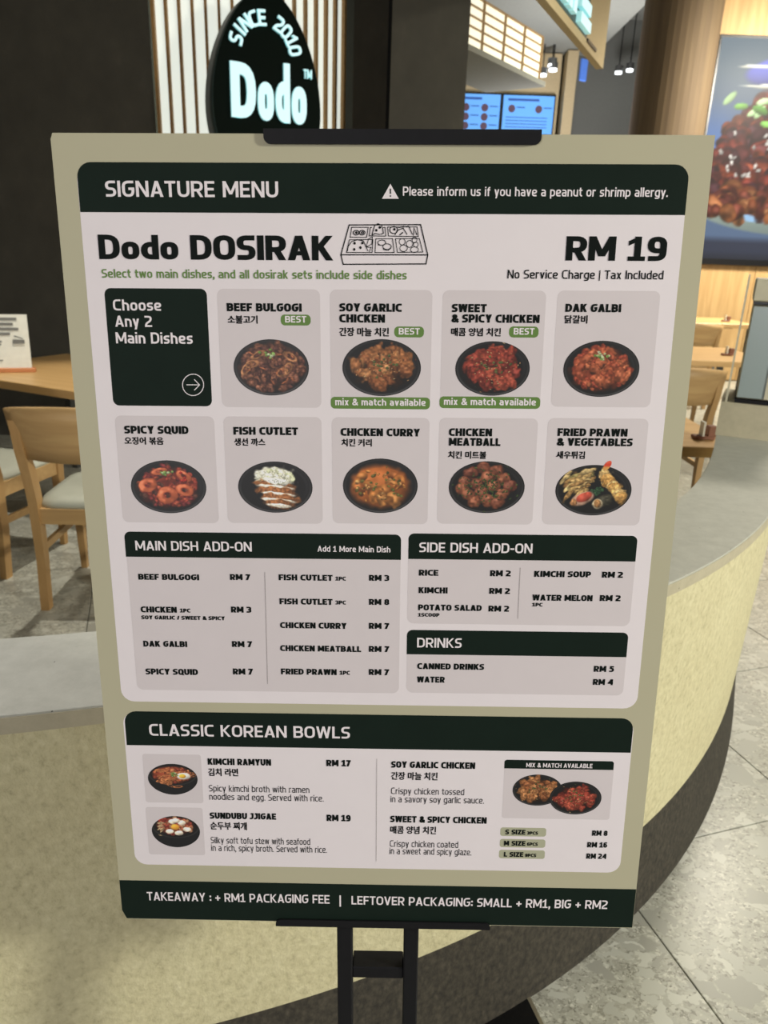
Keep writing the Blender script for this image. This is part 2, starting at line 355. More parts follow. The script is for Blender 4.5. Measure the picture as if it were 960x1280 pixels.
def stroke(pts, w, an=1.0, closed=False):
    m = len(pts); L = []; R = []
    for i in range(m):
        p = pts[i]; a = pts[i-1] if (closed or i > 0) else None; b = pts[(i+1) % m] if (closed or i < m-1) else None
        def d(u, v):
            x, y = v[0]-u[0], v[1]-u[1]; l = math.hypot(x, y) or 1; return x/l, y/l
        if a is None: n = d(p, b); n = (-n[1], n[0])
        elif b is None: n = d(a, p); n = (-n[1], n[0])
        else:
            d1 = d(a, p); d2 = d(p, b); n = (-(d1[1]+d2[1]), d1[0]+d2[0]); l = math.hypot(*n) or 1; n = (n[0]/l, n[1]/l)
            c = max(.45, n[0]*-d1[1]+n[1]*d1[0]); n = (n[0]/c, n[1]/c)
        L.append((p[0]+n[0]*w/2, p[1]+n[1]*w*an/2)); R.append((p[0]-n[0]*w/2, p[1]-n[1]*w*an/2))
    out = []
    for i in range(m if closed else m-1):
        j = (i+1) % m; out.append((R[i], R[j], L[j], L[i]))
    return out
def glyph(c, w, an, XH, sq=1.0):
    """list of quads for a character with cap height 1, and its width"""
    q = []; h = w*an
    def rc(x0, y0, x1, y1): q.append(((x0, y0), (x1, y0), (x1, y1), (x0, y1)))
    def dg(x0, y0, x1, y1, hw=None):
        k = (hw or w*1.08)/2; q.append(((x0-k, y0), (x0+k, y0), (x1+k, y1), (x1-k, y1)) if y1 > y0 else ((x1-k, y1), (x1+k, y1), (x0+k, y0), (x0-k, y0)))
    def pa(pts, r, closed=False): q.extend(stroke(rounded(pts, r, closed), w, an, closed))
    lo = c.islower(); H = XH if lo else 1.0
    wide = {'M': .92, 'W': 1.05, 'O': .74, 'Q': .74, 'C': .66, 'G': .72, 'D': .72, 'N': .74, 'H': .72, 'U': .71, 'A': .76, 'V': .74, 'E': .58, 'F': .56, 'L': .54, 'I': 0, 'J': .5, 'T': .64, 'P': .66, 'R': .69, 'B': .69, 'S': .62, 'K': .71, 'X': .72, 'Y': .72, 'Z': .64,
            '0': .66, '1': .56, '2': .61, '3': .6, '4': .68, '5': .6, '6': .63, '7': .58, '8': .64, '9': .63, '&': .76, '+': .56, '-': .34, '/': .42, '|': 0, '.': 0, ',': 0, ':': 0, '!': 0,
            'a': .56, 'b': .59, 'c': .5, 'd': .59, 'e': .58, 'f': .36, 'g': .59, 'h': .57, 'i': 0, 'j': .2, 'k': .56, 'l': 0, 'm': .88, 'n': .57, 'o': .59, 'p': .59, 'q': .59, 'r': .38, 's': .5, 't': .38, 'u': .57, 'v': .56, 'w': .82, 'x': .55, 'y': .56, 'z': .48}
    if c == ' ': return [], .40
    W = wide.get(c, .6)+(w-.14)*.75
    if wide.get(c) == 0: W = w
    l, r, b, t = w/2, W-w/2, h/2, H-h/2; m = (b+t)/2; rr = min(W*.42, .36)*sq; x2 = W/2
    if c in 'Oo0': pa([(l, t), (r, t), (r, b), (l, b)], min((r-l)/2, .5*H), True)
    elif c in 'Cc': pa([(W*.97, t), (l, t), (l, b), (W*.97, b)], rr)
    elif c == 'G': pa([(W*.95, t), (l, t), (l, b), (r, b), (r, .50, 0)], rr*1.0); rc(W*.52, .5-h*.5, W, .5+h*.5)
    elif c in 'Ss': pa([(W*.96, t), (l, t), (l, m), (r, m), (r, b), (W*.03, b)], min((t-m)*.62, .3))
    elif c == 'D': rc(0, 0, w, 1); pa([(l, t), (r, t), (r, b), (l, b)], rr)
    elif c == 'B': rc(0, 0, w, 1); pa([(l, t), (r*.96, t), (r*.96, m), (l, m)], .2); pa([(l, m), (r, m), (r, b), (l, b)], .22)
    elif c in 'PR':
        rc(0, 0, w, 1); k = .40 if c == 'P' else .43; pa([(l, t), (r, t), (r, k), (l, k)], .26)
        if c == 'R': dg(W-w*.54, 0, W*.52, k)
    elif c == 'E':
        rc(0, 0, w, 1)
        for y, e in ((0, 1), (.5-h/2, .92), (1-h, 1)): rc(0, y, W*e, y+h)
    elif c == 'F': rc(0, 0, w, 1); rc(0, 1-h, W, 1); rc(0, .5-h*.6, W*.92, .5+h*.4)
    elif c == 'L': rc(0, 0, w, 1); rc(0, 0, W, h)
    elif c == 'H': rc(0, 0, w, 1); rc(W-w, 0, W, 1); rc(0, .5-h/2, W, .5+h/2)
    elif c in 'I|': rc(0, 0 if c == 'I' else -.18, w if c == 'I' else w*.8, 1)
    elif c == 'T': rc(0, 1-h, W, 1); rc(x2-w/2, 0, x2+w/2, 1)
    elif c == 'J': pa([(r, 1), (r, b), (0, b)], .3); rc(W*.25, 1-h, W-w/2, 1)
    elif c == 'U': pa([(l, 1), (l, b), (r, b), (r, 1)], rr)
    elif c == 'A': k = w*.54; dg(k, 0, x2, 1); dg(W-k, 0, x2, 1); rc(W*.22, .2, W*.78, .2+h*.85)
    elif c == 'V': k = w*.54; dg(x2, 0, k, 1); dg(x2, 0, W-k, 1)
    elif c == 'v': k = w*.54; dg(x2, 0, k, H); dg(x2, 0, W-k, H)
    elif c in 'Ww': k = w*.5; a = W*.27; dg(a, 0, k, H, w); dg(a, 0, x2, H, w*.95); dg(W-a, 0, x2, H, w*.95); dg(W-a, 0, W-k, H, w)
    elif c == 'M': rc(0, 0, w, 1); rc(W-w, 0, W, 1); dg(x2, .18, w*.55, 1, w); dg(x2, .18, W-w*.55, 1, w)
    elif c == 'N': rc(0, 0, w, 1); rc(W-w, 0, W, 1); dg(W-w*.55, 0, w*.55, 1, w*1.1)
    elif c in 'Kk':
        rc(0, 0, w, 1); dg(w*.9, H*.46, W-w*.55, H); dg(W-w*.52, 0, w*1.15, H*.60)
    elif c in 'Xx': k = w*.56; dg(k, 0, W-k, H); dg(W-k, 0, k, H)
    elif c == 'Y': k = w*.54; rc(x2-w/2, 0, x2+w/2, .45); dg(x2, .40, k, 1); dg(x2, .40, W-k, 1)
    elif c in 'Zz': rc(0, 0, W, h); rc(0, H-h, W, H); dg(w*.6, h*.5, W-w*.6, H-h*.5)
    elif c == 'Q': pa([(l, t), (r, t), (r, b), (l, b)], min((r-l)/2, .5*H), True); dg(W*.95, -.06, W*.62, .26)
    elif c == '1': k = W*.54; rc(k-w/2, 0, k+w/2, 1); rc(0, 0, W, h*.9); q.append(((0, .62), (k, .80), (k, 1.0), (0, .62+h*.95)))
    elif c == '2': pa([(0, t), (r, t), (r, .56), (l, .30), (l, b)], .24); rc(0, 0, W, h)
    elif c == '3': pa([(0, t), (r*.97, t), (r*.97, m), (W*.3, m)], .2); pa([(W*.3, m), (r, m), (r, b), (0, b)], .22)
    elif c == '4': rc(W*.58, 0, W*.58+w, 1); rc(0, .22, W, .22+h); dg(w*.5, .22+h*.5, W*.58+w*.4, 1)
    elif c == '5': rc(w*.3, 1-h, W*.95, 1); rc(w*.2, .5, w*1.2, 1); pa([(w*.5, .60), (r, .60), (r, b), (0, b)], .24)
    elif c == '6': pa([(W*.93, t), (l, t), (l, b), (r, b), (r, .58), (l, .58)], .24)
    elif c == '9': pa([(W*.07, b), (r, b), (r, t), (l, t), (l, .42), (r, .42)], .24)
    elif c == '7': rc(0, 1-h, W, 1); dg(W*.28, 0, W-w*.6, 1-h*.5)
    elif c == '8': pa([(l*1.15, t), (r*.97, t), (r*.97, m), (l*1.15, m)], .2, True); pa([(l, m), (r, m), (r, b), (l, b)], .22, True)
    elif c == '&': pa([(W*.98, .02), (W*.30, .62), (W*.26, t), (W*.66, t), (W*.66, .62), (l, .36), (l, b), (W*.66, b), (W*.92, .46)], .2)
    elif c == '+': rc(0, .42-h/2, W, .42+h/2); rc(x2-w/2, .42-W/2, x2+w/2, .42+W/2)
    elif c == '-': rc(0, .42-h/2, W, .42+h/2)
    elif c == '/': dg(w*.5, 0, W-w*.5, 1)
    elif c == '.': rc(0, 0, w*1.1, w*1.1)
    elif c == ',': rc(0, 0, w*1.1, w*1.1); dg(w*.3, -.16, w*.6, 0, w*.9)
    elif c == ':': rc(0, .08, w*1.1, .08+w*1.1); rc(0, .5, w*1.1, .5+w*1.1)
    elif c == '!': rc(0, .3, w, 1); rc(0, 0, w, w)
    elif c == 'a': pa([(W*.1, t), (r, t), (r, 0)], .22); pa([(r, m+h*.1), (l, m+h*.1), (l, b), (r, b)], .16)
    elif c in 'bp': rc(0, 0 if c == 'b' else -.24, w, 1 if c == 'b' else H); pa([(l, t), (r, t), (r, b), (l, b)], rr)
    elif c in 'dqg':
        rc(W-w, -.04 if c == 'g' else (0 if c == 'd' else -.24), W, 1 if c == 'd' else H); pa([(r, t), (l, t), (l, b), (r, b)], rr)
        if c == 'g': pa([(r, .05), (r, -.22+h/2), (W*.08, -.22+h/2)], .2)
    elif c == 'e': pa([(W*.95, b), (l, b), (l, t), (r, t), (r, m-h*.12), (l, m-h*.12)], rr*.85)
    elif c == 'f': pa([(W, 1-h/2), (W*.42, 1-h/2), (W*.42, 0)], .2); rc(0, H-h, W, H)
    elif c == 't': pa([(W*.42, .95), (W*.42, b), (W, b)], .2); rc(0, H-h, W, H)
    elif c == 'h': rc(0, 0, w, 1); pa([(l, t), (r, t), (r, 0)], .26)
    elif c == 'n': rc(0, 0, w, H); pa([(l, t), (r, t), (r, 0)], .26)
    elif c == 'm': rc(0, 0, w, H); pa([(l, t), (x2, t), (x2, 0)], .2); pa([(x2, t), (r, t), (r, 0)], .2)
    elif c == 'r': rc(0, 0, w, H); pa([(l, t-.06), (W*.55, t), (W, t)], .1)
    elif c == 'u': pa([(l, H), (l, b), (r, b)], .26); rc(W-w, 0, W, H)
    elif c == 'i': rc(0, 0, w, H); rc(0, H+.12, w, H+.12+max(h, .13))
    elif c == 'j': rc(W-w, -.1, W, H); rc(W-w, H+.12, W, H+.12+h); pa([(r, 0), (r, -.22+h/2), (0, -.22+h/2)], .15)
    elif c == 'l': rc(0, 0, w, 1)
    elif c == 'y': k = w*.54; dg(x2, 0, k, H); dg(x2-(.24)*(W/2-k)/H, -.24, W-k, H)
    else: rc(0, 0, W, H)
    return q, W
STYLE = {'head': (.176, .90, .74, .095), 'text': (.162, .9, .74, .105), 'semi': (.184, .88, .74, .10), 'black': (.255, .80, .72, .06), 'ultra': (.325, .74, .74, .07), 'badge': (.20, .9, .75, .10), 'wide': (.178, .88, .74, .10), 'body': (.118, .95, .74, .13)}
def lettering(s, style):
    w, an, XH, sp = STYLE[style]; x = 0; q = []
    for c in s:
        g, W = glyph(c, w, an, XH)
        q += [[(px+x, py) for px, py in k] for k in g]; x += W+(sp if c != ' ' else .0)
    return q, x-sp
def flat_quads(name, quads, z, mat, parent):
    v = []; f = []
    for k in quads:
        n = len(v); zz = z+(len(f) % 12)*3e-6; v += [(x, y, zz) for x, y in k]; a = sum(k[i][0]*k[(i+1) % len(k)][1]-k[(i+1) % len(k)][0]*k[i][1] for i in range(len(k)))
        f.append(tuple(range(n, n+len(k))) if a > 0 else tuple(range(n+len(k)-1, n-1, -1)))
    return mesh_obj(name, v, f, mat, parent)
def prism_quads(name, quads, z0, z1, mats, parent):
    """raised letters: front faces at z1, sides down to z0 (in local x,y,z)"""
    v = []; f = []; fm = []
    for k in quads:
        n = len(v); m = len(k); a = sum(k[i][0]*k[(i+1) % m][1]-k[(i+1) % m][0]*k[i][1] for i in range(m)); k = k if a > 0 else k[::-1]
        v += [(x, y, z1) for x, y in k]+[(x, y, z0) for x, y in k]; f.append(tuple(range(n, n+m))); fm.append(0)
        for i in range(m): f.append((n+i, n+m+i, n+m+(i+1) % m, n+(i+1) % m)); fm.append(1)
    return mesh_obj(name, v, f, None, parent, mats=mats, fm=fm)

# ------------------------------------------------------------------ slatted light panel and egg shaped shop sign
panel = empty('slatted_light_panel', (-1.625, 5.62, 0), 0, 'backlit white panel with upright timber fins behind the egg-shaped sign', 'light panel')
arc = [Vector((0, 0, 0))]; M = 40; LEN = 1.36
for i in range(M):
    a = math.radians(-4+54*(i+.5)/M); arc.append(arc[-1]+Vector((math.cos(a), math.sin(a), 0))*LEN/M)
def arcp(s):
    k = max(0, min(M-1e-6, s/LEN*M)); i = int(k); return arc[i].lerp(arc[i+1], k-i), math.radians(-4+54*s/LEN)
v = []; f = []
for i, p in enumerate(arc): v += [(p.x, p.y, .9), (p.x, p.y, 3.6), (p.x, p.y+.03, .9), (p.x, p.y+.03, 3.6)]
for i in range(M): k = i*4; f += [(k, k+4, k+5, k+1), (k+2, k+3, k+7, k+6), (k+1, k+5, k+7, k+3)]
mesh_obj('diffuser', v, f, 'lit_panel', panel)
NF = 17
for i in range(NF):
    p, a = arcp(LEN*(i+.06)/(NF-.9)); R = Matrix.Rotation(a, 3, 'Z')
    MB().box(p+R @ Vector((0, -.018, 0))+Vector((0, 0, 2.25)), (.019, .032, 2.7), R).build('timber_fin', 'fin_oak', panel)
MB().box((.58, .26, .44), (1.1, .3, .88)).build('plinth', 'dark_plaster', panel)
SA = math.radians(29)
sign = empty('egg_sign', (-.825, 5.14, 2.335), SA, 'dark green egg-shaped sign with glowing Dodo lettering', 'sign')
ME = 64; ev = []
def egg(t, k=1.0):
    y = math.sin(t)*.545; x = math.cos(t)*.345*(1-.16*math.sin(t)-.02*math.sin(t)**2); return x*k, y*k
v = []; f = []
for yy, k in ((.10, 1), (-.058, 1), (-.062, .99)):
    for i in range(ME): x, z = egg(2*PI*i/ME, k); v.append((x, yy, z))
for r in (0, 1):
    for i in range(ME): f.append((r*ME+(i+1) % ME, r*ME+i, (r+1)*ME+i, (r+1)*ME+(i+1) % ME))
mesh_obj('sign_case', v, f+[tuple(range(ME))], 'sign_side', sign, True)
mesh_obj('sign_face', [(egg(2*PI*i/ME, .99)[0], -.0625, egg(2*PI*i/ME, .99)[1]) for i in range(ME)], [tuple(range(ME))], 'sign_green', sign)
def sign_letters(name, quads):
    o = prism_quads(name, quads, .062, .078, ['lit_letter', 'lit_letter_side'], sign)
    o.rotation_euler = (PI/2, 0, 0); return o
def put(s, style, x0, x1, y, cap):
    q, W = lettering(s, style); k = (x1-x0)/W; return [[(x0+px*k, y+py*cap) for px, py in g] for g in q]
STYLE['logo'] = (.30, .72, .70, .03); STYLE['arc'] = (.17, .9, .72, .1)
sign_letters('lettering', put('D', 'logo', -.240, -.085, -.150, .295))
sign_letters('lettering', put('o', 'logo', -.072, .030, -.150, .30)); sign_letters('lettering', put('d', 'logo', .042, .136, -.150, .325)); sign_letters('lettering', put('o', 'logo', .148, .246, -.150, .30))
sign_letters('trademark_lettering', put('T', 'arc', .228, .248, .110, .05)); sign_letters('trademark_lettering', put('M', 'arc', .252, .282, .110, .05))
ar = []
word = 'SINCE 2010'; ang0, ang1 = math.radians(162), math.radians(14)
for i, c in enumerate(word):
    if c == ' ': continue
    g, W = glyph(c, .2, .9, .72); a = ang0+(ang1-ang0)*(i+.0)/(len(word)-1); R0 = .150
    ca, sa = math.cos(a-PI/2), math.sin(a-PI/2); sc = .085
    for k in g:
        pts = []
        for px, py in k:
            x = (px-W/2)*sc*.92; y = R0+py*sc; pts.append((ca*x-sa*y-.015, .205+(sa*x+ca*y)*.98))
        ar.append(pts)
sign_letters('lettering', ar)
MB().box((0, .2, 0), (.2, .2, .2)).build('bracket', 'black_metal', sign)

# ------------------------------------------------------------------ tables and chairs
def make_table(name, label, group, loc, rz, w, d, h=.75):
    t = empty(name, loc, rz, label, 'table', group)
    MB().box((0, 0, h-.022), (w, d, .044), bev=.003).build('table_top', 'table_oak', t)
    for sx in (-1, 1):
        for sy in (-1, 1):
            MB().beam((sx*(w/2-.06), sy*(d/2-.06), 0), (sx*(w/2-.06), sy*(d/2-.06), h-.044), .045, .045).build('leg', 'grey_metal', t)
    MB().box((0, 0, h-.064), (w-.16, .03, .04)).build('apron_bar', 'black_metal', t)
    return t
def chair_proto(label, group, loc, rz):
    """origin on the floor at the chair's centre, facing +y"""
    t = empty('dining_chair', loc, rz, label, 'chair', group); W, Dp = .46, .46; hw = W/2-.02; rd = Dp/2-.02
    for s in (-1, 1):
        mb = MB(); prof = [(-rd-.02, 0, .034, .040), (-rd, .22, .034, .044), (-rd, .47, .036, .056), (-rd-.02, .58, .036, .058), (-rd-.06, .70, .036, .046), (-rd-.085, .815, .034, .032)]
        mb.sweep([(s*hw, y, z) for y, z, a, b in prof], [[(-a/2, -b/2, 0), (a/2, -b/2, 0), (a/2, b/2, 0), (-a/2, b/2, 0)] for y, z, a, b in prof])
        mb.build('rear_leg', 'oak_upright', t)
    for s in (-1, 1):
        MB().beam((s*(hw-.005), rd-.01, 0), (s*hw, rd, .43), .026, .026, (0, 1, 0), .042, .046).build('front_leg', 'oak_upright', t)
    for s in (-1, 1):
        MB().beam((s*hw, -rd, .405), (s*hw, rd, .405), .024, .065).build('side_rail', 'oak', t)
        MB().beam((s*hw, -rd, .26), (s*hw, rd, .26), .018, .030).build('side_stretcher', 'oak', t)
    MB().beam((-hw, rd, .405), (hw, rd, .405), .024, .065).build('front_rail', 'oak', t); MB().beam((-hw, -rd, .405), (hw, -rd, .405), .024, .065).build('rear_rail', 'oak', t)
    # padded seat with softly rounded rim
    v = []; f = []; rings = [(0, .0, .436), (.0, .0, .450), (.012, .012, .468), (.05, .05, .478)]; nn = 32
    for e, e2, z in rings:
        for i in range(nn):
            a = 2*PI*i/nn; ca, sa = math.cos(a), math.sin(a); p = 7; rr = (abs(ca)**p+abs(sa)**p)**(-1/p)
            v.append((ca*rr*(W/2-.012-e), sa*rr*(Dp/2-.008-e)+.008, z))
    for r in range(3):
        for i in range(nn): f.append((r*nn+i, r*nn+(i+1) % nn, (r+1)*nn+(i+1) % nn, (r+1)*nn+i))
    f.append(tuple(range(3*nn, 4*nn))); f.append(tuple(range(nn-1, -1, -1))); mesh_obj('seat_pad', v, f, 'seat_leather', t, True)
    # bowed timber backrest
    v = []; f = []; nx, nz = 14, 5
    for side in (0, 1):
        for j in range(nz):
            z = .66+.20*j/(nz-1); yb = -rd-.03-.30*(z-.66)
            for i in range(nx):
                u = -1+2*i/(nx-1); edge = .012*(j == 0 or j == nz-1)
                v.append((u*(hw+.028), yb-.055*(1-u*u)+(.011 if side else -.011)+.0, z+(.018*(1-u*u) if j == nz-1 else -.01*(1-u*u) if j == 0 else 0)))
    n1 = nx*nz
    for j in range(nz-1):
        for i in range(nx-1):
            k = j*nx+i; f += [(k, k+1, k+nx+1, k+nx), (n1+k, n1+k+nx, n1+k+nx+1, n1+k+1)]
    for i in range(nx-1): f += [(i+1, i, n1+i, n1+i+1), ((nz-1)*nx+i, (nz-1)*nx+i+1, n1+(nz-1)*nx+i+1, n1+(nz-1)*nx+i)]
    for j in range(nz-1): f += [(j*nx, j*nx+nx, n1+j*nx+nx, n1+j*nx), (j*nx+nx-1, n1+j*nx+nx-1, n1+j*nx+2*nx-1, j*nx+2*nx-1)]
    mesh_obj('backrest', v, f, 'oak', t, True)
    return t
GL = 'chairs at the left table'; GR = 'chairs at the right hand tables'
ch0 = chair_proto('oak dining chair nearest the counter at the left table, grey seat', GL, (-1.19, 2.985, 0), math.radians(2))
def chair(label, group, loc, rz):
    c = copy_tree(ch0); c.location = loc; c.rotation_euler = (0, 0, math.radians(rz)); c['label'] = label; c['group'] = group; return c
chair('oak dining chair at the left picture edge, only its pale grey seat showing', GL, (-1.86, 3.30, 0), -12)
TB = math.radians(-26); ub = Vector((math.cos(TB), math.sin(TB), 0)); vb = Vector((-math.sin(TB), math.cos(TB), 0))
tl_c = ub*(-4.05+.65)+vb*(2.56+.45)
make_table('dining_table', 'light oak dining table on the left carrying a small menu card', 'dining tables', (tl_c.x, tl_c.y, 0), TB, 1.3, .9)
make_table('dining_table', 'light oak table nearest the grey display cabinet on the right', 'dining tables', (1.04, 3.255, 0), 0, .78, .72)
make_table('dining_table', 'light oak table in the middle of the right row', 'dining tables', (2.42, 6.15, 0), 0, 1.1, .95)
make_table('dining_table', 'light oak table farthest back in the right row by the timber wall', 'dining tables', (3.35, 8.72, 0), 0, 1.3, .90, .83)
chair('oak chair in front of the middle right hand table', GR, (1.72, 4.62, 0), 2)
chair('oak chair behind the middle right hand table', GR, (2.62, 6.95, 0), 178)
chair('oak chair in front of the farthest right hand table', GR, (3.1, 7.92, 0), 0)
chair('oak chair against the timber wall behind the farthest table', GR, (3.5, 9.38, 0), 180)
# small holders on the right hand tables
for i, (x, y, z, lb) in enumerate([(1.33, 3.04, .75, 'small brown wooden holder on the nearest right hand table'), (2.72, 6.05, .75, 'small brown wooden holder on the middle right hand table'), (3.78, 8.6, .83, 'small brown wooden holder on the farthest right hand table')]):
    hd = empty('table_holder', (x, y, z), 0, lb, 'holder', 'wooden holders on the right hand tables')
    MB().box((0, 0, .009), (.085, .05, .014), bev=.003).build('base', 'clay', hd); MB().box((.03, 0, .036), (.035, .04, .045), bev=.003).build('block', 'clay', hd)
    MB().box((-.008, 0, .045), (.008, .04, .06)).build('card', 'card_white', hd)
# menu card on the left table
cd = empty('table_menu_card', (-2.10, 4.10, .75), math.radians(18), 'white tent card in a wooden base on the left oak table', 'menu card')
MB().box((0, 0, .012), (.25, .045, .024), bev=.003).build('wooden_base', 'card_base', cd)
LT = Matrix.Rotation(math.radians(-8), 3, 'X')
sh = MB().box((0, .018, .165), (.215, .004, .29), LT).build('sheet', 'card_white', cd)
MB().box((0, .0045, .075), (.21, .0012, .10), LT).build('lower_band', 'card_sage', cd)
for i, (x, z, w, hgt) in enumerate([(-.02, .285, .15, .014), (-.03, .258, .13, .014), (-.02, .232, .16, .014), (-.04, .206, .11, .014), (-.06, .165, .06, .008), (-.06, .15, .05, .008), (-.07, .085, .04, .008), (-.06, .065, .05, .006)]):
    MB().box((x, .016+math.tan(math.radians(8))*(z-.165)-.0034, z), (w, .0012, hgt), LT).build('text_line', 'card_ink', cd)
MB().box((.055, .0088, .165), (.06, .0012, .022), LT, bev=.0003).build('box_drawing', 'card_ink', cd)
MB().box((.055, .0122, .188), (.045, .0012, .006), LT @ Matrix.Rotation(.35, 3, 'Y')).build('chopsticks_drawing', 'card_ink', cd)

# ------------------------------------------------------------------ painted prints (dish photographs, video screen)
def hsh(ix, iy, s):
    return np.modf(np.abs(np.sin(ix*127.1+iy*311.7+s*74.7)*43758.5453))[0]
def vn(x, y, s=0):
    ix, iy = np.floor(x), np.floor(y); fx_, fy_ = x-ix, y-iy; fx_ = fx_*fx_*(3-2*fx_); fy_ = fy_*fy_*(3-2*fy_)
    return (hsh(ix, iy, s)*(1-fx_)+hsh(ix+1, iy, s)*fx_)*(1-fy_)+(hsh(ix, iy+1, s)*(1-fx_)+hsh(ix+1, iy+1, s)*fx_)*fy_
class Paint:
    def __init__(s, P, base): s.x, s.y = P[:, 0], P[:, 1]; s.c = np.tile(np.array(base, float), (len(P), 1))
    def put(s, m, col): s.c += (np.asarray(col, float)-s.c)*m[:, None]
    def blob(s, cx, cy, rx, ry, ang, col, rough=.2, spec=.35, seed=0, tex=14, amb=.5, ring=0):
        ca, sa = math.cos(ang), math.sin(ang); X, Y = s.x-cx, s.y-cy; u = (X*ca+Y*sa)/rx; v_ = (-X*sa+Y*ca)/ry
        sel = (u*u+v_*v_) < 2.2
        if not sel.any(): return
        u, v_ = u[sel], v_[sel]; n = vn(s.x[sel]*tex, s.y[sel]*tex, seed); r = np.sqrt(u*u+v_*v_)*(1+rough*(vn(s.x[sel]*8+3, s.y[sel]*8, seed+5)-.5)*2)
        if ring: d = np.abs(r-(1-ring))/ring; nz = np.sqrt(np.clip(1-d*d, 0, 1)); m = np.clip((1-d)*3, 0, 1); ny = v_*.4*nz
        else: nz = np.sqrt(np.clip(1-r*r, 0, 1)); m = np.clip((1-r)*5, 0, 1); ny = v_*ca+u*sa*.7
        li = np.clip(amb+.35*nz+.28*ny-.12*u+(n-.5)*.55*min(1, rough*3+.3), .12, 1.5)
        c = np.array(col, float)[None]*li[:, None]+255*spec*np.clip(nz*.9+ny*.3-.15*u-.78+(n-.5)*.25, 0, 1)[:, None]
        s.c[sel] += (c-s.c[sel])*m[:, None]
def scatter(p, rng, n, R, RY, rs, cols, cx=0, cy=0, **k):
    pts = []
    for i in range(n):
        a = rng.uniform(0, 2*PI); r = math.sqrt(rng.random()); pts.append((cx+math.cos(a)*r*R, cy+math.sin(a)*r*RY))
    pts.sort(key=lambda q: -q[1])
    for i, (x, y) in enumerate(pts):
        q = rng.uniform(*rs); p.blob(x, y, q*rng.uniform(.9, 1.35), q*rng.uniform(.75, 1.0), rng.uniform(0, PI), rng.choice(cols), seed=i*1.3, **k)
def greens(p, rng, n, x, y, r, cols=((150, 190, 90), (210, 225, 170), (110, 160, 60))):
    for i in range(n): p.blob(x+rng.gauss(0, r), y+rng.gauss(0, r*.6), .04, .035, 0, rng.choice(cols), seed=i, spec=.1, rough=.1, ring=.45 if i % 2 else 0)
def plate(p, ky):
    r = np.sqrt(p.x**2+(p.y/ky)**2); up = p.y/ky
    p.put(np.clip((r-.90)*30, 0, 1)*.8, (38, 38, 40)); p.put(np.clip((r-.96)*40, 0, 1), (18, 18, 19)); p.put(np.clip((r-.93)*60, 0, 1)*np.clip((.97-r)*60, 0, 1)*np.clip(-up+.2, 0, 1), (80, 80, 82))
    p.put(np.clip((r-.78)*12, 0, 1)*np.clip((.92-r)*12, 0, 1)*np.clip(p.x*.8+up*.4-.35, 0, 1), (70, 70, 76))
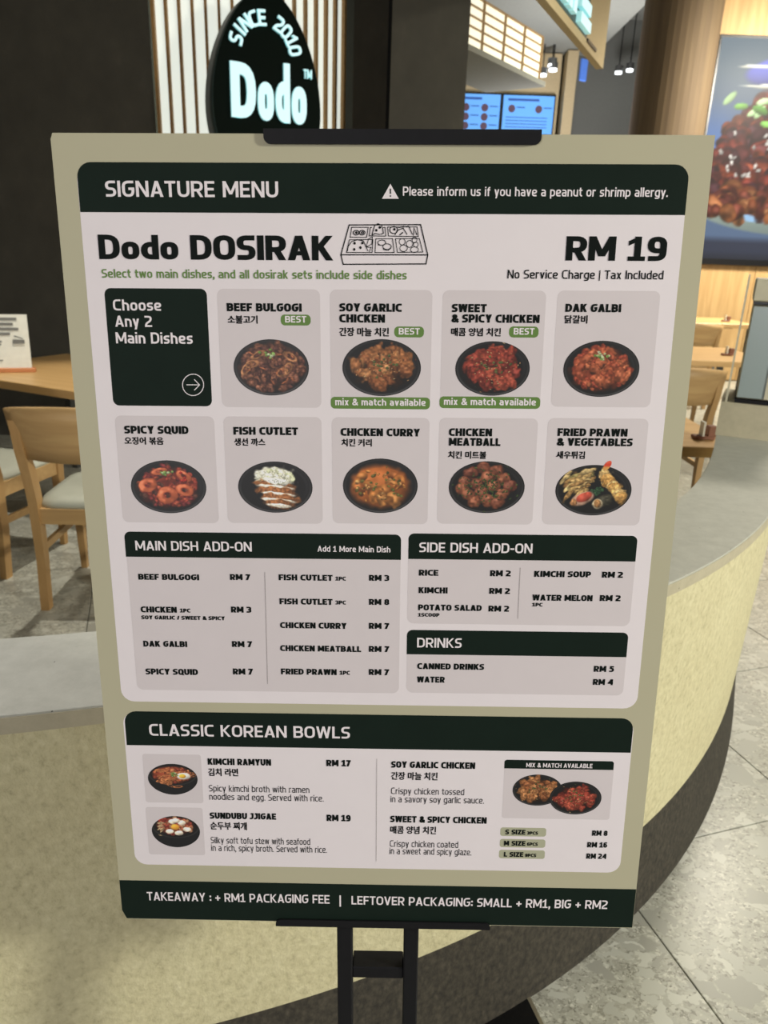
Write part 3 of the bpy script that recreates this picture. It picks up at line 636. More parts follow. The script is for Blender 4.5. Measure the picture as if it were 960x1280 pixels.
def paint_dish(kind, P, ky, seed):
    p = Paint(P, (20, 20, 22)); rng = random.Random(seed); FR, FY = .85, .85*ky
    if kind not in ('ramyun', 'sundubu'): plate(p, ky)
    if kind == 'beef':
        p.blob(0, 0, FR+.06, FY+.05, 0, (96, 56, 40), .08, .1)
        scatter(p, rng, 230, FR, FY, (.055, .10), ((120, 68, 48), (92, 48, 36), (140, 82, 56), (78, 40, 32)), rough=.35, spec=.3, tex=22)
        for a, (x, y, q) in enumerate(((-.52, .08, .3), (-.66, -.02, .9), (.28, -.12, .4), (.45, -.02, 1.2), (-.35, .33, .5), (.52, .28, 2.6))): p.blob(x, y, .21, .10, q, (186, 118, 70), .2, .2, a, ring=.24)
        for a in range(14): p.blob(rng.uniform(-.65, .65), rng.uniform(-.4, .4), .10, .022, rng.uniform(0, 3), (176, 92, 50), .2, .3, a)
        greens(p, rng, 12, -.02, .36, .09)
    elif kind in ('soy', 'sweet'):
        cols = ((176, 104, 52), (154, 84, 40), (196, 124, 66)) if kind == 'soy' else ((168, 56, 38), (140, 42, 30), (188, 72, 48))
        p.blob(0, -.02, FR*.93, FY*.95, 0, tuple(k*.5 for k in cols[1]), .12, 0)
        scatter(p, rng, 46, FR*.80, FY*.78, (.15, .20), cols, rough=.4, spec=.4, tex=20, cy=.02)
        for i in range(90): p.blob(rng.gauss(0, .36), rng.gauss(0, .36*ky), .016, .014, 0, rng.choice(((222, 190, 130), (90, 110, 50), (110, 40, 20), (230, 170, 110))), 0, 0, i)
        greens(p, rng, 14, 0, .1, .2, ((84, 104, 48), (110, 120, 60)))
    elif kind == 'dak':
        p.blob(0, -.02, FR, FY, 0, (150, 60, 34), .1, .1)
        scatter(p, rng, 120, FR*.9, FY*.9, (.07, .12), ((190, 84, 48), (168, 60, 36), (206, 104, 60)), rough=.35, spec=.3, tex=20)
        scatter(p, rng, 18, FR*.7, FY*.7, (.13, .18), ((178, 74, 42), (196, 92, 52)), rough=.35, spec=.45, tex=18)
        greens(p, rng, 16, -.02, .32, .09, ((206, 222, 150), (226, 232, 190), (120, 170, 70)))
    elif kind == 'squid':
        p.blob(0, -.02, FR, FY, 0, (130, 40, 26), .1, .1)
        scatter(p, rng, 150, FR*.92, FY*.92, (.05, .09), ((166, 52, 34), (140, 40, 40), (184, 72, 44), (96, 50, 36)), rough=.35, spec=.35, tex=22)
        for cx, cy, a, b, g in ((-.55, .05, .26, .20, .3), (-.05, -.22, .29, .25, 0), (.42, -.08, .26, .17, -.3), (.42, .30, .24, .13, -.5), (-.22, .42, .24, .10, .2)): p.blob(cx, cy, a, b, g, (214, 96, 52), .06, .45, cx*9, ring=.36, amb=.62)
        for i in range(5): p.blob(rng.uniform(.0, .5), rng.uniform(.1, .4), .05, .04, 0, (210, 40, 26), .1, .3, i)
        greens(p, rng, 12, -.05, .36, .08)
    elif kind == 'cutlet':
        p.blob(.0, .26, .62, .34, 0, (214, 210, 184), .2, .05, 3, 26, .75); scatter(p, rng, 70, .56, .26, (.03, .07), ((236, 234, 210), (218, 216, 186), (200, 204, 160)), cy=.28, rough=.4, spec=.1, tex=30, amb=.72)
        for i, (cy, hw) in enumerate(((.05, .60), (-.14, .62), (-.32, .60), (-.46, .44))):
            cx = .06+.02*i; p.blob(cx, cy, hw, .15, -.10, (176, 104, 52), .25, .1, i, 26); p.blob(cx-.03, cy-.045, hw*.86, .062, -.10, (236, 222, 200), .2, .05, i+4, 20, .75)
        p.blob(.06, .16, .40, .10, -.12, (242, 238, 220), .25, .15, 2, 12, .8)
        for i in range(30): p.blob(rng.gauss(.06, .2), rng.gauss(.15, .05), .014, .012, 0, (150, 160, 90), 0, 0, i)
    elif kind == 'curry':
        p.blob(0, -.02, FR*1.03, FY*1.03, 0, (196, 100, 36), .05, .25, 1, 6, .6)
        scatter(p, rng, 20, FR*.72, FY*.68, (.15, .22), ((204, 118, 44), (186, 96, 34), (216, 136, 60)), rough=.25, spec=.4, tex=10)
        scatter(p, rng, 40, FR*.85, FY*.85, (.03, .06), ((212, 130, 48), (120, 110, 40), (230, 160, 80)), rough=.3, spec=.4)
        greens(p, rng, 10, .1, .05, .2, ((96, 110, 40), (120, 130, 50)))
    elif kind == 'meatball':
        for x, y in sorted([(-.1, .50), (.25, .42), (-.42, .36), (.02, .24), (.42, .20), (-.58, .12), (-.26, .06), (.18, .02), (.60, .02), (-.48, -.22), (-.14, -.16), (.40, -.20), (.04, -.38), (-.62, -.06), (.28, -.44), (-.32, -.42)], key=lambda k: -k[1]):
            p.blob(x*1.02, y*ky/.70+.02, .205, .185, 0, rng.choice(((146, 74, 48), (160, 84, 52), (128, 62, 42))), .2, .45, x*7, 18)
        for i in range(170): p.blob(rng.gauss(0, .34), rng.gauss(.03, .30*ky), .03, .02, rng.uniform(0, 3), rng.choice(((66, 92, 40), (88, 112, 50), (52, 74, 34))), .3, 0, i)
    elif kind == 'prawn':
        p.blob(-.42, .20, .42, .26, .45, (150, 104, 54), .3, .1, 9, 20)
        for i in range(26): p.blob(-.40+rng.gauss(0, .15), .24+rng.gauss(0, .13), .26, .07, .55+rng.gauss(0, .35), rng.choice(((214, 170, 96), (190, 140, 74), (228, 192, 120), (170, 150, 80))), .3, .2, i, 24, ring=.0 if i % 3 else .3)
        for k in range(26):
            t = k/25; p.blob(.26+.50*t+rng.gauss(0, .03), .42-.62*t+rng.gauss(0, .04), .15, .13, 0, rng.choice(((224, 168, 84), (206, 146, 66), (236, 190, 112))), .4, .25, k, 26)
        greens(p, rng, 40, .10, -.02, .09, ((44, 84, 52), (60, 104, 64), (34, 66, 44)))
        p.blob(-.28, -.24, .35, .185, .42, (214, 164, 134), .08, .2, 1, amb=.62); p.blob(-.24, -.19, .25, .125, .42, (206, 74, 52), .1, .3, 2, amb=.62); p.blob(-.50, -.34, .09, .10, .4, (210, 140, 80), .2, .2, 3, 26)
        p.blob(.31, -.28, .27, .17, .45, (70, 66, 50), .15, .35, 4, 24); p.blob(.13, -.37, .145, .15, .1, (230, 208, 164), .1, .1, 5); p.blob(.13, -.37, .105, .11, .1, (190, 130, 70), .3, .2, 6, 24)
    elif kind in ('ramyun', 'sundubu'):
        r = np.sqrt((p.x/.98)**2+((p.y-.20)/(.50))**2); p.put(np.clip((1.02-r)*30, 0, 1), (44, 42, 42)); p.put(np.clip((.95-r)*30, 0, 1), (18, 16, 16))
        if kind == 'ramyun':
            p.blob(0, .16, .88, .42, 0, (176, 70, 36), .05, .2, 1, 9)
            scatter(p, rng, 90, .78, .34, (.05, .10), ((206, 96, 52), (180, 70, 40), (220, 126, 70), (150, 50, 30)), cy=.15, rough=.3, spec=.35)
            for i in range(30): p.blob(rng.gauss(-.1, .35), rng.gauss(.08, .16), .2, .05, rng.uniform(-.5, .5), (214, 120, 60), .2, .3, i, ring=.25)
            p.blob(.44, .12, .30, .17, 0, (238, 232, 220), .08, .1, 2, 5, .8); p.blob(.40, .12, .15, .10, 0, (240, 176, 40), .05, .3, 3, 5, .75); greens(p, rng, 14, .06, .2, .08)
        else:
            p.blob(0, .22, .84, .42, 0, (150, 60, 40), .05, .2, 1, 9)
            scatter(p, rng, 60, .74, .34, (.06, .11), ((196, 96, 60), (214, 150, 104), (176, 60, 44)), cy=.22, rough=.3, spec=.3)
            for x, y in ((-.12, .42), (.26, .38), (.46, .08), (.12, -.08), (-.26, -.02), (.02, .46)): p.blob(x, y, .19, .12, 0, (240, 222, 196), .12, .2, x*5, 6, .75)
            for i in range(22): p.blob(-.62+rng.gauss(0, .06), .18+rng.gauss(0, .12), .09, .018, rng.uniform(-.8, .8), (230, 196, 140), .1, .2, i)
            for i in range(8): p.blob(-.45+rng.gauss(0, .14), .46+rng.gauss(0, .04), .09, .06, 0, (190, 60, 44), .2, .3, i)
            p.blob(-.02, .18, .19, .14, 0, (236, 160, 40), .05, .35, 3, 5, .75)
            p.put(np.clip((.06-np.abs(p.y+.12-.35*(np.sqrt(np.clip(1-p.x**2, 0, 1))*-.9+.9)))*20, 0, 1)*0, (60, 60, 60))
    g_ = p.c.mean(1, keepdims=True); return np.clip((g_+(p.c-g_)*.86)*.96, 0, 255)
def color_mesh(o, rgb, gain=1.0):
    c = rgb/255; c = np.where(c <= .04045, c/12.92, ((c+.055)/1.055)**2.4)*gain
    a = o.data.color_attributes.new('print', 'FLOAT_COLOR', 'POINT'); a.data.foreach_set('color', np.concatenate([np.clip(c, 0, 1), np.ones((len(c), 1))], 1).astype(np.float32).ravel())
def polar(nr, ns):
    v = [(0., 0.)]; f = []
    for i in range(1, nr+1):
        for j in range(ns): a = 2*PI*j/ns; v.append((i/nr*math.cos(a), i/nr*math.sin(a)))
    for j in range(ns): f.append((0, 1+j, 1+(j+1) % ns))
    for i in range(nr-1):
        for j in range(ns): k = 1+i*ns; f.append((k+j, k+ns+j, k+ns+(j+1) % ns, k+(j+1) % ns))
    return np.array(v), f

# portrait video screen on the timber wall
SW, SH = 1.62, 2.36
tvs = empty('video_screen', (3.635+SW/2, 9.70, 1.50), 0, 'portrait video screen showing a bowl of saucy stew on the timber wall', 'screen')
MB().box((0, .0, SH/2-.02), (SW+.05, .05, SH+.10), bev=.006).build('frame', 'screen_frame', tvs)
nx, ny = 110, 150; gx, gy = np.meshgrid(np.linspace(0, 1, nx), np.linspace(0, 1, ny)); TP = np.stack([gx.ravel(), gy.ravel()*SH/SW], 1)
tp = Paint(TP, (84, 104, 132)); rng = random.Random(5); asp = SH/SW
y_ = TP[:, 1]/asp; x_ = TP[:, 0]
tp.put(np.clip((y_-.62)*4, 0, 1), (112, 126, 136)); tp.put(np.clip((.75-y_)*3, 0, 1)*np.clip((.30-x_)*5, 0, 1)*np.clip((y_-.35)*6, 0, 1), (96, 140, 216))
tp.blob(.42, .86*asp, .24, .09, .1, (110, 116, 196), .1, 0, 1, 3, .8); tp.blob(.78, .83*asp, .42, .10, .15, (110, 70, 66), .1, 0, 2, 3, .8); tp.blob(.95, .94*asp, .3, .06, .0, (90, 120, 180), .1, 0, 2, 3, .8)
for k, (x, yy, w2, a2) in enumerate(((.50, .885, .40, .02), (.75, .905, .30, .35), (.45, .80, .28, .02), (.72, .80, .16, .3))): tp.blob(x, yy*asp, w2, .012, a2, (206, 204, 186), .2, .0, k, 3, .9)
tp.put(np.clip((.115-y_)*30, 0, 1), (46, 52, 70)); tp.put(np.clip((.04-y_)*30, 0, 1), (36, 40, 52))
bowl = ((x_-.75)/.95)**2+((TP[:, 1]-.36*asp)/(.24*asp))**2
tp.put(np.clip((1-bowl)*14, 0, 1)*np.clip((.40-y_)*20, 0, 1), (132, 146, 138)); tp.put(np.clip((1-bowl)*14, 0, 1)*np.clip((.18-y_)*14+.1, 0, 1)*.5, (96, 106, 104))
rim = ((x_-.75)/.93)**2+((TP[:, 1]-.375*asp)/(.205*asp))**2
tp.put(np.clip((1-rim)*20, 0, 1)*np.clip((.42-y_)*20, 0, 1), (150, 190, 226)); rim2 = ((x_-.75)/.90)**2+((TP[:, 1]-.395*asp)/(.195*asp))**2
tp.put(np.clip((1-rim2)*20, 0, 1)*np.clip((.45-y_)*20, 0, 1), (96, 44, 28))
pts = []
for i in range(620):
    yy = rng.uniform(.215, .735); hw = .86*math.sqrt(max(.02, 1-((yy-.20)/.60)**1.6)); x = .74+rng.uniform(-hw, hw)
    if yy < .27 and abs(x-.75) > .80: continue
    pts.append((x, yy))
pts.sort(key=lambda k: -k[1])
for i, (x, yy) in enumerate(pts):
    cols = ((120, 40, 30), (92, 34, 34), (140, 58, 34), (74, 32, 40)) if yy > .33 else ((134, 66, 34), (152, 88, 46), (110, 46, 30), (168, 108, 64), (92, 34, 26))
    q = rng.uniform(.032, .066); tp.blob(x, yy*asp, q*1.3, q, rng.uniform(0, 3), rng.choice(cols), .45, .5, i, 26)
for i in range(46):
    yy = rng.uniform(.38, .62); tp.blob(rng.uniform(.1, .95), yy*asp, .012, .02, rng.uniform(0, 3), (176, 170, 162), .2, .2, i, 9, .8)
for i in range(110): tp.blob(.74+rng.gauss(0, .20), (.70+rng.gauss(0, .03))*asp, .06, .026, rng.uniform(-.5, .9), rng.choice(((130, 190, 84), (160, 214, 120), (96, 156, 60), (190, 226, 160))), .2, .2, i, 9, .75)
for cx, cy in ((.86, .55), (.76, .62)): tp.blob(cx, cy*asp, .16, .07, .1, (126, 196, 90), .1, .2, 4, 6, .8, ring=.25)
tp.blob(.88, .77*asp, .08, .05, .6, (170, 40, 36), .1, .3, 7, 6, .8)
v = [((a-.5)*SW, -.0262, b/asp*SH+.0) for a, b in TP]; f = [(j*nx+i, j*nx+i+1, (j+1)*nx+i+1, (j+1)*nx+i) for j in range(ny-1) for i in range(nx-1)]
o = mesh_obj('display', v, f, 'screen_print', tvs); color_mesh(o, np.clip(tp.c, 0, 255))

# ------------------------------------------------------------------ mall beyond: neighbouring shop
shop = empty('neighbour_shop', (2.0, 12.5, 0), 0, 'shop across the mall with glowing lattice wall and cream fascia', 'shop')
def sp(name, mb, m): return mb.build(name, m, shop)
def rel(x, y, z): return (x-2.0, y-12.5, z)
sp('back_wall', MB().box(rel(1.2, 13.1, 2.2), (2.6, .15, 4.4)), 'mall_cream')
sp('jamb', MB().box(rel(2.62, 12.95, 2.2), (.16, .3, 4.4)), 'mall_cream')
wall('ceiling_shop', MB().box((.9, 10.2, 4.46), (4.2, 6.0, .08)), 'mall_ceiling')
# glowing lattice
LA = Vector((.02, 7.20, 0)); LB = Vector((1.58, 9.50, 0)); ld = (LB-LA).normalized(); ll = (LB-LA).length; LR = Matrix.Rotation(math.atan2(ld.y, ld.x), 3, 'Z'); zb, zt = 3.32, 3.76
mid = (LA+LB)/2
lat = empty('lattice_light_wall', (mid.x, mid.y, 0), math.atan2(ld.y, ld.x), 'glowing white panes in a timber lattice inside the far shop', 'light panel')
MB().box((0, .05, (zb+zt)/2), (ll, .06, zt-zb)).build('backing', 'mall_cream', lat)
nc, nr = 6, 5
for i in range(nc):
    for j in range(nr):
        MB().box((-ll/2+ll*(i+.5)/nc, .012, zb+.02+(zt-zb-.03)*(j+.5)/nr), (ll/nc-.020, .012, (zt-zb)/nr-.015)).build('pane', 'lattice_glow', lat)
for i in range(nc+1): MB().box((-ll/2+ll*i/nc, 0, (zb+zt)/2), (.018, .03, zt-zb)).build('upright_bar', 'lattice_wood', lat)
for j in range(nr+1): MB().box((0, .002, zb+.005+(zt-zb-.01)*j/nr), (ll, .028, .014)).build('cross_bar', 'lattice_wood', lat)
MB().box((0, .3, zb-.03), (ll+.05, .75, .05)).build('ledge', 'mall_ceiling', lat)
# fascia beam with glowing letters
FA = Vector((.70, 5.08, 0)); FB = Vector((1.76, 7.30, 0)); fd = (FB-FA).normalized(); fl = (FB-FA).length; fa = math.atan2(fd.y, fd.x); mid = (FA+FB)/2
fas = empty('shop_fascia', (mid.x, mid.y, 0), fa, 'cream fascia beam with glowing rounded letters in the mall', 'fascia')
MB().box((0, .03, 3.5), (fl, .06, 1.0)).build('beam', 'mall_cream', fas)
MB().box((.68, -.006, 3.055), (.34, .012, .022)).build('vent_slot', 'screen_frame', fas)
def glow(name, pts, w):
    o = prism_quads(name, stroke(rounded(pts, .08), w), 0, .04, ['lit_letter', 'lit_letter_side'], fas); o.rotation_euler = (PI/2, 0, 0); o.location = (0, -.002, 0)
for i in range(5): glow('glowing_letter', [(-.62+.13*i, 3.085), (-.62+.13*i, 3.2), (-.62+.13*i, 3.40+.03*(i % 2))], .10)
glow('glowing_letter', [(.10, 3.11), (.25, 3.11), (.44, 3.11)], .07); glow('glowing_letter', [(.08, 3.21), (.25, 3.21), (.40, 3.21)], .075); glow('glowing_letter', [(.08, 3.31), (.2, 3.31), (.34, 3.31)], .06)
MB().box((-.10, -.001, 3.24), (1.2, .004, .36)).build('letter_backing', 'sign_side', fas)
# far grey walls and ceiling of the mall
wall('wall_far', MB().box((4.4, 13.4, 2.6), (3.5, .2, 5.2)), 'mall_grey')
wall('wall_far_left', MB().box((-3.0, 15.0, 2.6), (14, .2, 5.2)), 'mall_grey')
wall('ceiling_mall', MB().box((3.4, 10.4, 5.0), (7.0, 9.6, .1)), 'mall_ceiling')
# menu screens of the far shop
for i, (x0, x1, lb) in enumerate([(.62, 1.60, 'left blue menu screen on the far shop wall'), (1.63, 2.44, 'right blue menu screen on the far shop wall')]):
    ms = empty('menu_screen', ((x0+x1)/2, 12.99, 3.26), 0, lb, 'screen', 'menu screens on the far shop wall'); w = x1-x0
    MB().box((0, 0, .28), (w+.02, .05, .58)).build('frame', 'screen_frame', ms); MB().box((0, -.028, .28), (w-.02, .004, .53)).build('display', 'screen_blue', ms)
    MB().box((-w*.1, -.0315, .485), (w*.6, .003, .035)).build('title_line', 'screen_ink', ms)
    for a in range(2):
        for b in range(3 if i == 0 else 1):
            x = -w*.32+a*w*.52 if i else -w*.05+a*w*.30; z = .36-.13*b
            MB().cyl((x, -.0315, z), .055, .004, 18, 'Y').build('dish_picture', 'screen_dish', ms)
            MB().box((x+.14, -.0315, z+.02), (.13, .003, .016)).build('text_line', 'screen_ink', ms)
    if i:
        for b in range(4): MB().box((-.02, -.0315, .24-.045*b), (w*.8, .003, .012)).build('text_line', 'screen_ink', ms)
# ceiling lamps: glowing discs with a dark collar
def lamp(x, y, z, r, zc, lb):
    l = empty('ceiling_lamp', (x, y, z), 0, lb, 'lamp', 'small round lamps on the mall ceiling')
    MB().cyl((0, 0, 0), r, .03, 16).build('lens', 'lamp_glow', l); MB().cyl((0, 0, .055), r*1.15, .08, 16).build('collar', 'grey_metal', l)
    MB().cyl((0, 0, (.095+zc-z)/2), .008, zc-z-.095, 8).build('stem', 'black_metal', l)
LAMPS = []
LAMPS = [(1.067, 12.6, 4.162, 0.05, 4.42, 'leftmost lamp on the dark track in the far shop'),
         (1.412, 12.6, 4.036, 0.06, 4.42, 'lamp beside the track end over the blue screens'),
         (1.475, 12.6, 3.996, 0.05, 4.42, 'lower lamp next to the track end over the blue screens'),
         (2.043, 12.6, 4.305, 0.07, 4.42, 'lamp just right of the lattice top corner'),
         (2.274, 12.6, 4.146, 0.06, 4.42, 'upper lamp of the stacked pair right of the lattice'),
         (2.293, 12.6, 4.089, 0.06, 4.42, 'lower lamp of the stacked pair right of the lattice'),
         (2.145, 12.6, 4.016, 0.06, 4.42, 'lamp below the stacked pair near the lattice foot'),
         (2.027, 12.6, 3.997, 0.04, 4.42, 'small lamp touching the lattice lower corner'),
         (3.353, 12.9, 4.145, 0.05, 4.95, 'dim lamp on the grey ceiling left of its brighter neighbour'),
         (3.519, 12.9, 4.182, 0.05, 4.95, 'bright lamp on the grey ceiling beside the timber pillar')]

for x, y, z, r, zc, lb in LAMPS: lamp(x, y, z, r, zc, lb)
hs_ = empty('hanging_sign', (2.51, 11.5, 3.74), math.radians(35), 'small blue hanging sign blade beyond the cream fascia', 'sign')
MB().box((0, 0, .13), (.12, .03, .26), bev=.004).build('blade', 'blue_flag', hs_); MB().cyl((0, 0, .47), .008, .43, 8).build('rod', 'grey_metal', hs_)

# ------------------------------------------------------------------ menu board and its stand
BO = Vector((0.00756581, 0.64879501, 0.71224845)); BR = Vector((0.99961523, -0.00530808, 0.02722534)); BU = Vector((-0.026568, 0.0988325, 0.99474935))
BU = (BU-BR*BU.dot(BR)).normalized(); BN = BR.cross(BU)
BM = Matrix(((BR.x, BU.x, BN.x, BO.x), (BR.y, BU.y, BN.y, BO.y), (BR.z, BU.z, BN.z, BO.z), (0, 0, 0, 1)))
PANELS=[('main', 'menu_panel', None, 'white', 1, 14, '1111', 21.0, 24.7, 574.1, 561.0),
 ('head', 'header_band', None, 'green', 2, 13, '1100', 21.3, 24.1, 574.2, 66.6),
 ('cls', 'menu_panel', None, 'white', 1, 14, '1111', 20.5, 573.8, 573.1, 766.4),
 ('clsh', 'header_band', None, 'green', 2, 13, '1100', 22.3, 572.6, 572.4, 613.8),
 ('foot', 'footer_band', None, 'green', 1, 0, '1111', 0.3, 788.1, 594.2, 839.9),
 ('c0', 'choose_card', None, 'green', 2, 6, '1111', 37.6, 133.4, 134.4, 243.3),
 ('c1', 'dish_card', None, 'card', 2, 6, '1111', 144.1, 133.3, 241.0, 243.8),
 ('c2', 'dish_card', None, 'card', 2, 6, '1111', 250.4, 133.3, 346.5, 244.0),
 ('c3', 'dish_card', None, 'card', 2, 6, '1111', 356.1, 133.2, 452.7, 242.6),
 ('c4', 'dish_card', None, 'card', 2, 6, '1111', 463.2, 132.9, 558.6, 240.7),
 ('d0', 'dish_card', None, 'card', 2, 6, '1111', 37.9, 253.0, 135.7, 361.0),
 ('d1', 'dish_card', None, 'card', 2, 6, '1111', 144.7, 252.8, 240.9, 360.4),
 ('d2', 'dish_card', None, 'card', 2, 6, '1111', 250.9, 252.7, 346.5, 359.7),
 ('d3', 'dish_card', None, 'card', 2, 6, '1111', 355.9, 252.3, 451.8, 358.9),
 ('d4', 'dish_card', None, 'card', 2, 6, '1111', 461.4, 251.6, 558.7, 358.5),
 ('b0', 'best_badge', 'c1', 'leaf', 3, 4, '1111', 203.4, 156.3, 231.9, 166.3),
 ('b1', 'best_badge', 'c2', 'leaf', 3, 4, '1111', 311.0, 166.5, 339.2, 176.5),
 ('b2', 'best_badge', 'c3', 'leaf', 3, 4, '1111', 419.5, 165.7, 447.4, 175.9),
 ('x0', 'mix_badge', 'c2', 'leaf', 3, 4, '1111', 250.1, 233.0, 346.3, 244.4),
 ('x1', 'mix_badge', 'c3', 'leaf', 3, 4, '1111', 355.5, 231.7, 452.8, 243.0),
 ('ma', 'price_panel', None, 'card', 2, 7, '1111', 38.8, 375.9, 319.9, 546.9),
 ('mah', 'price_header', None, 'green', 3, 6, '1100', 38.1, 370.8, 320.1, 397.6),
 ('sa', 'price_panel', None, 'card', 2, 7, '1111', 327.5, 374.4, 558.4, 466.8),
 ('sah', 'price_header', None, 'green', 3, 6, '1100', 327.6, 369.4, 558.4, 396.5),
 ('dr', 'price_panel', None, 'card', 2, 7, '1111', 327.8, 479.4, 558.2, 545.9),
 ('drh', 'price_header', None, 'green', 3, 6, '1100', 327.5, 474.0, 558.2, 501.6),
 ('k0', 'dish_card', None, 'card', 2, 3, '1111', 38.5, 624.2, 103.2, 685.0),
 ('k1', 'dish_card', None, 'card', 2, 3, '1111', 37.4, 690.9, 101.6, 752.7),
 ('mx', 'mix_card', None, 'card', 2, 3, '1111', 436.6, 627.5, 555.9, 697.7),
 ('mxh', 'mix_header', None, 'green', 3, 3, '1100', 436.3, 624.5, 555.4, 635.2),
 ('z0', 'size_pill', None, 'pill', 2, 3, '1111', 435.6, 709.6, 486.9, 720.7),
 ('z1', 'size_pill', None, 'pill', 2, 3, '1111', 435.7, 724.5, 486.8, 735.3),
 ('z2', 'size_pill', None, 'pill', 2, 3, '1111', 435.4, 738.7, 487.1, 749.9)]
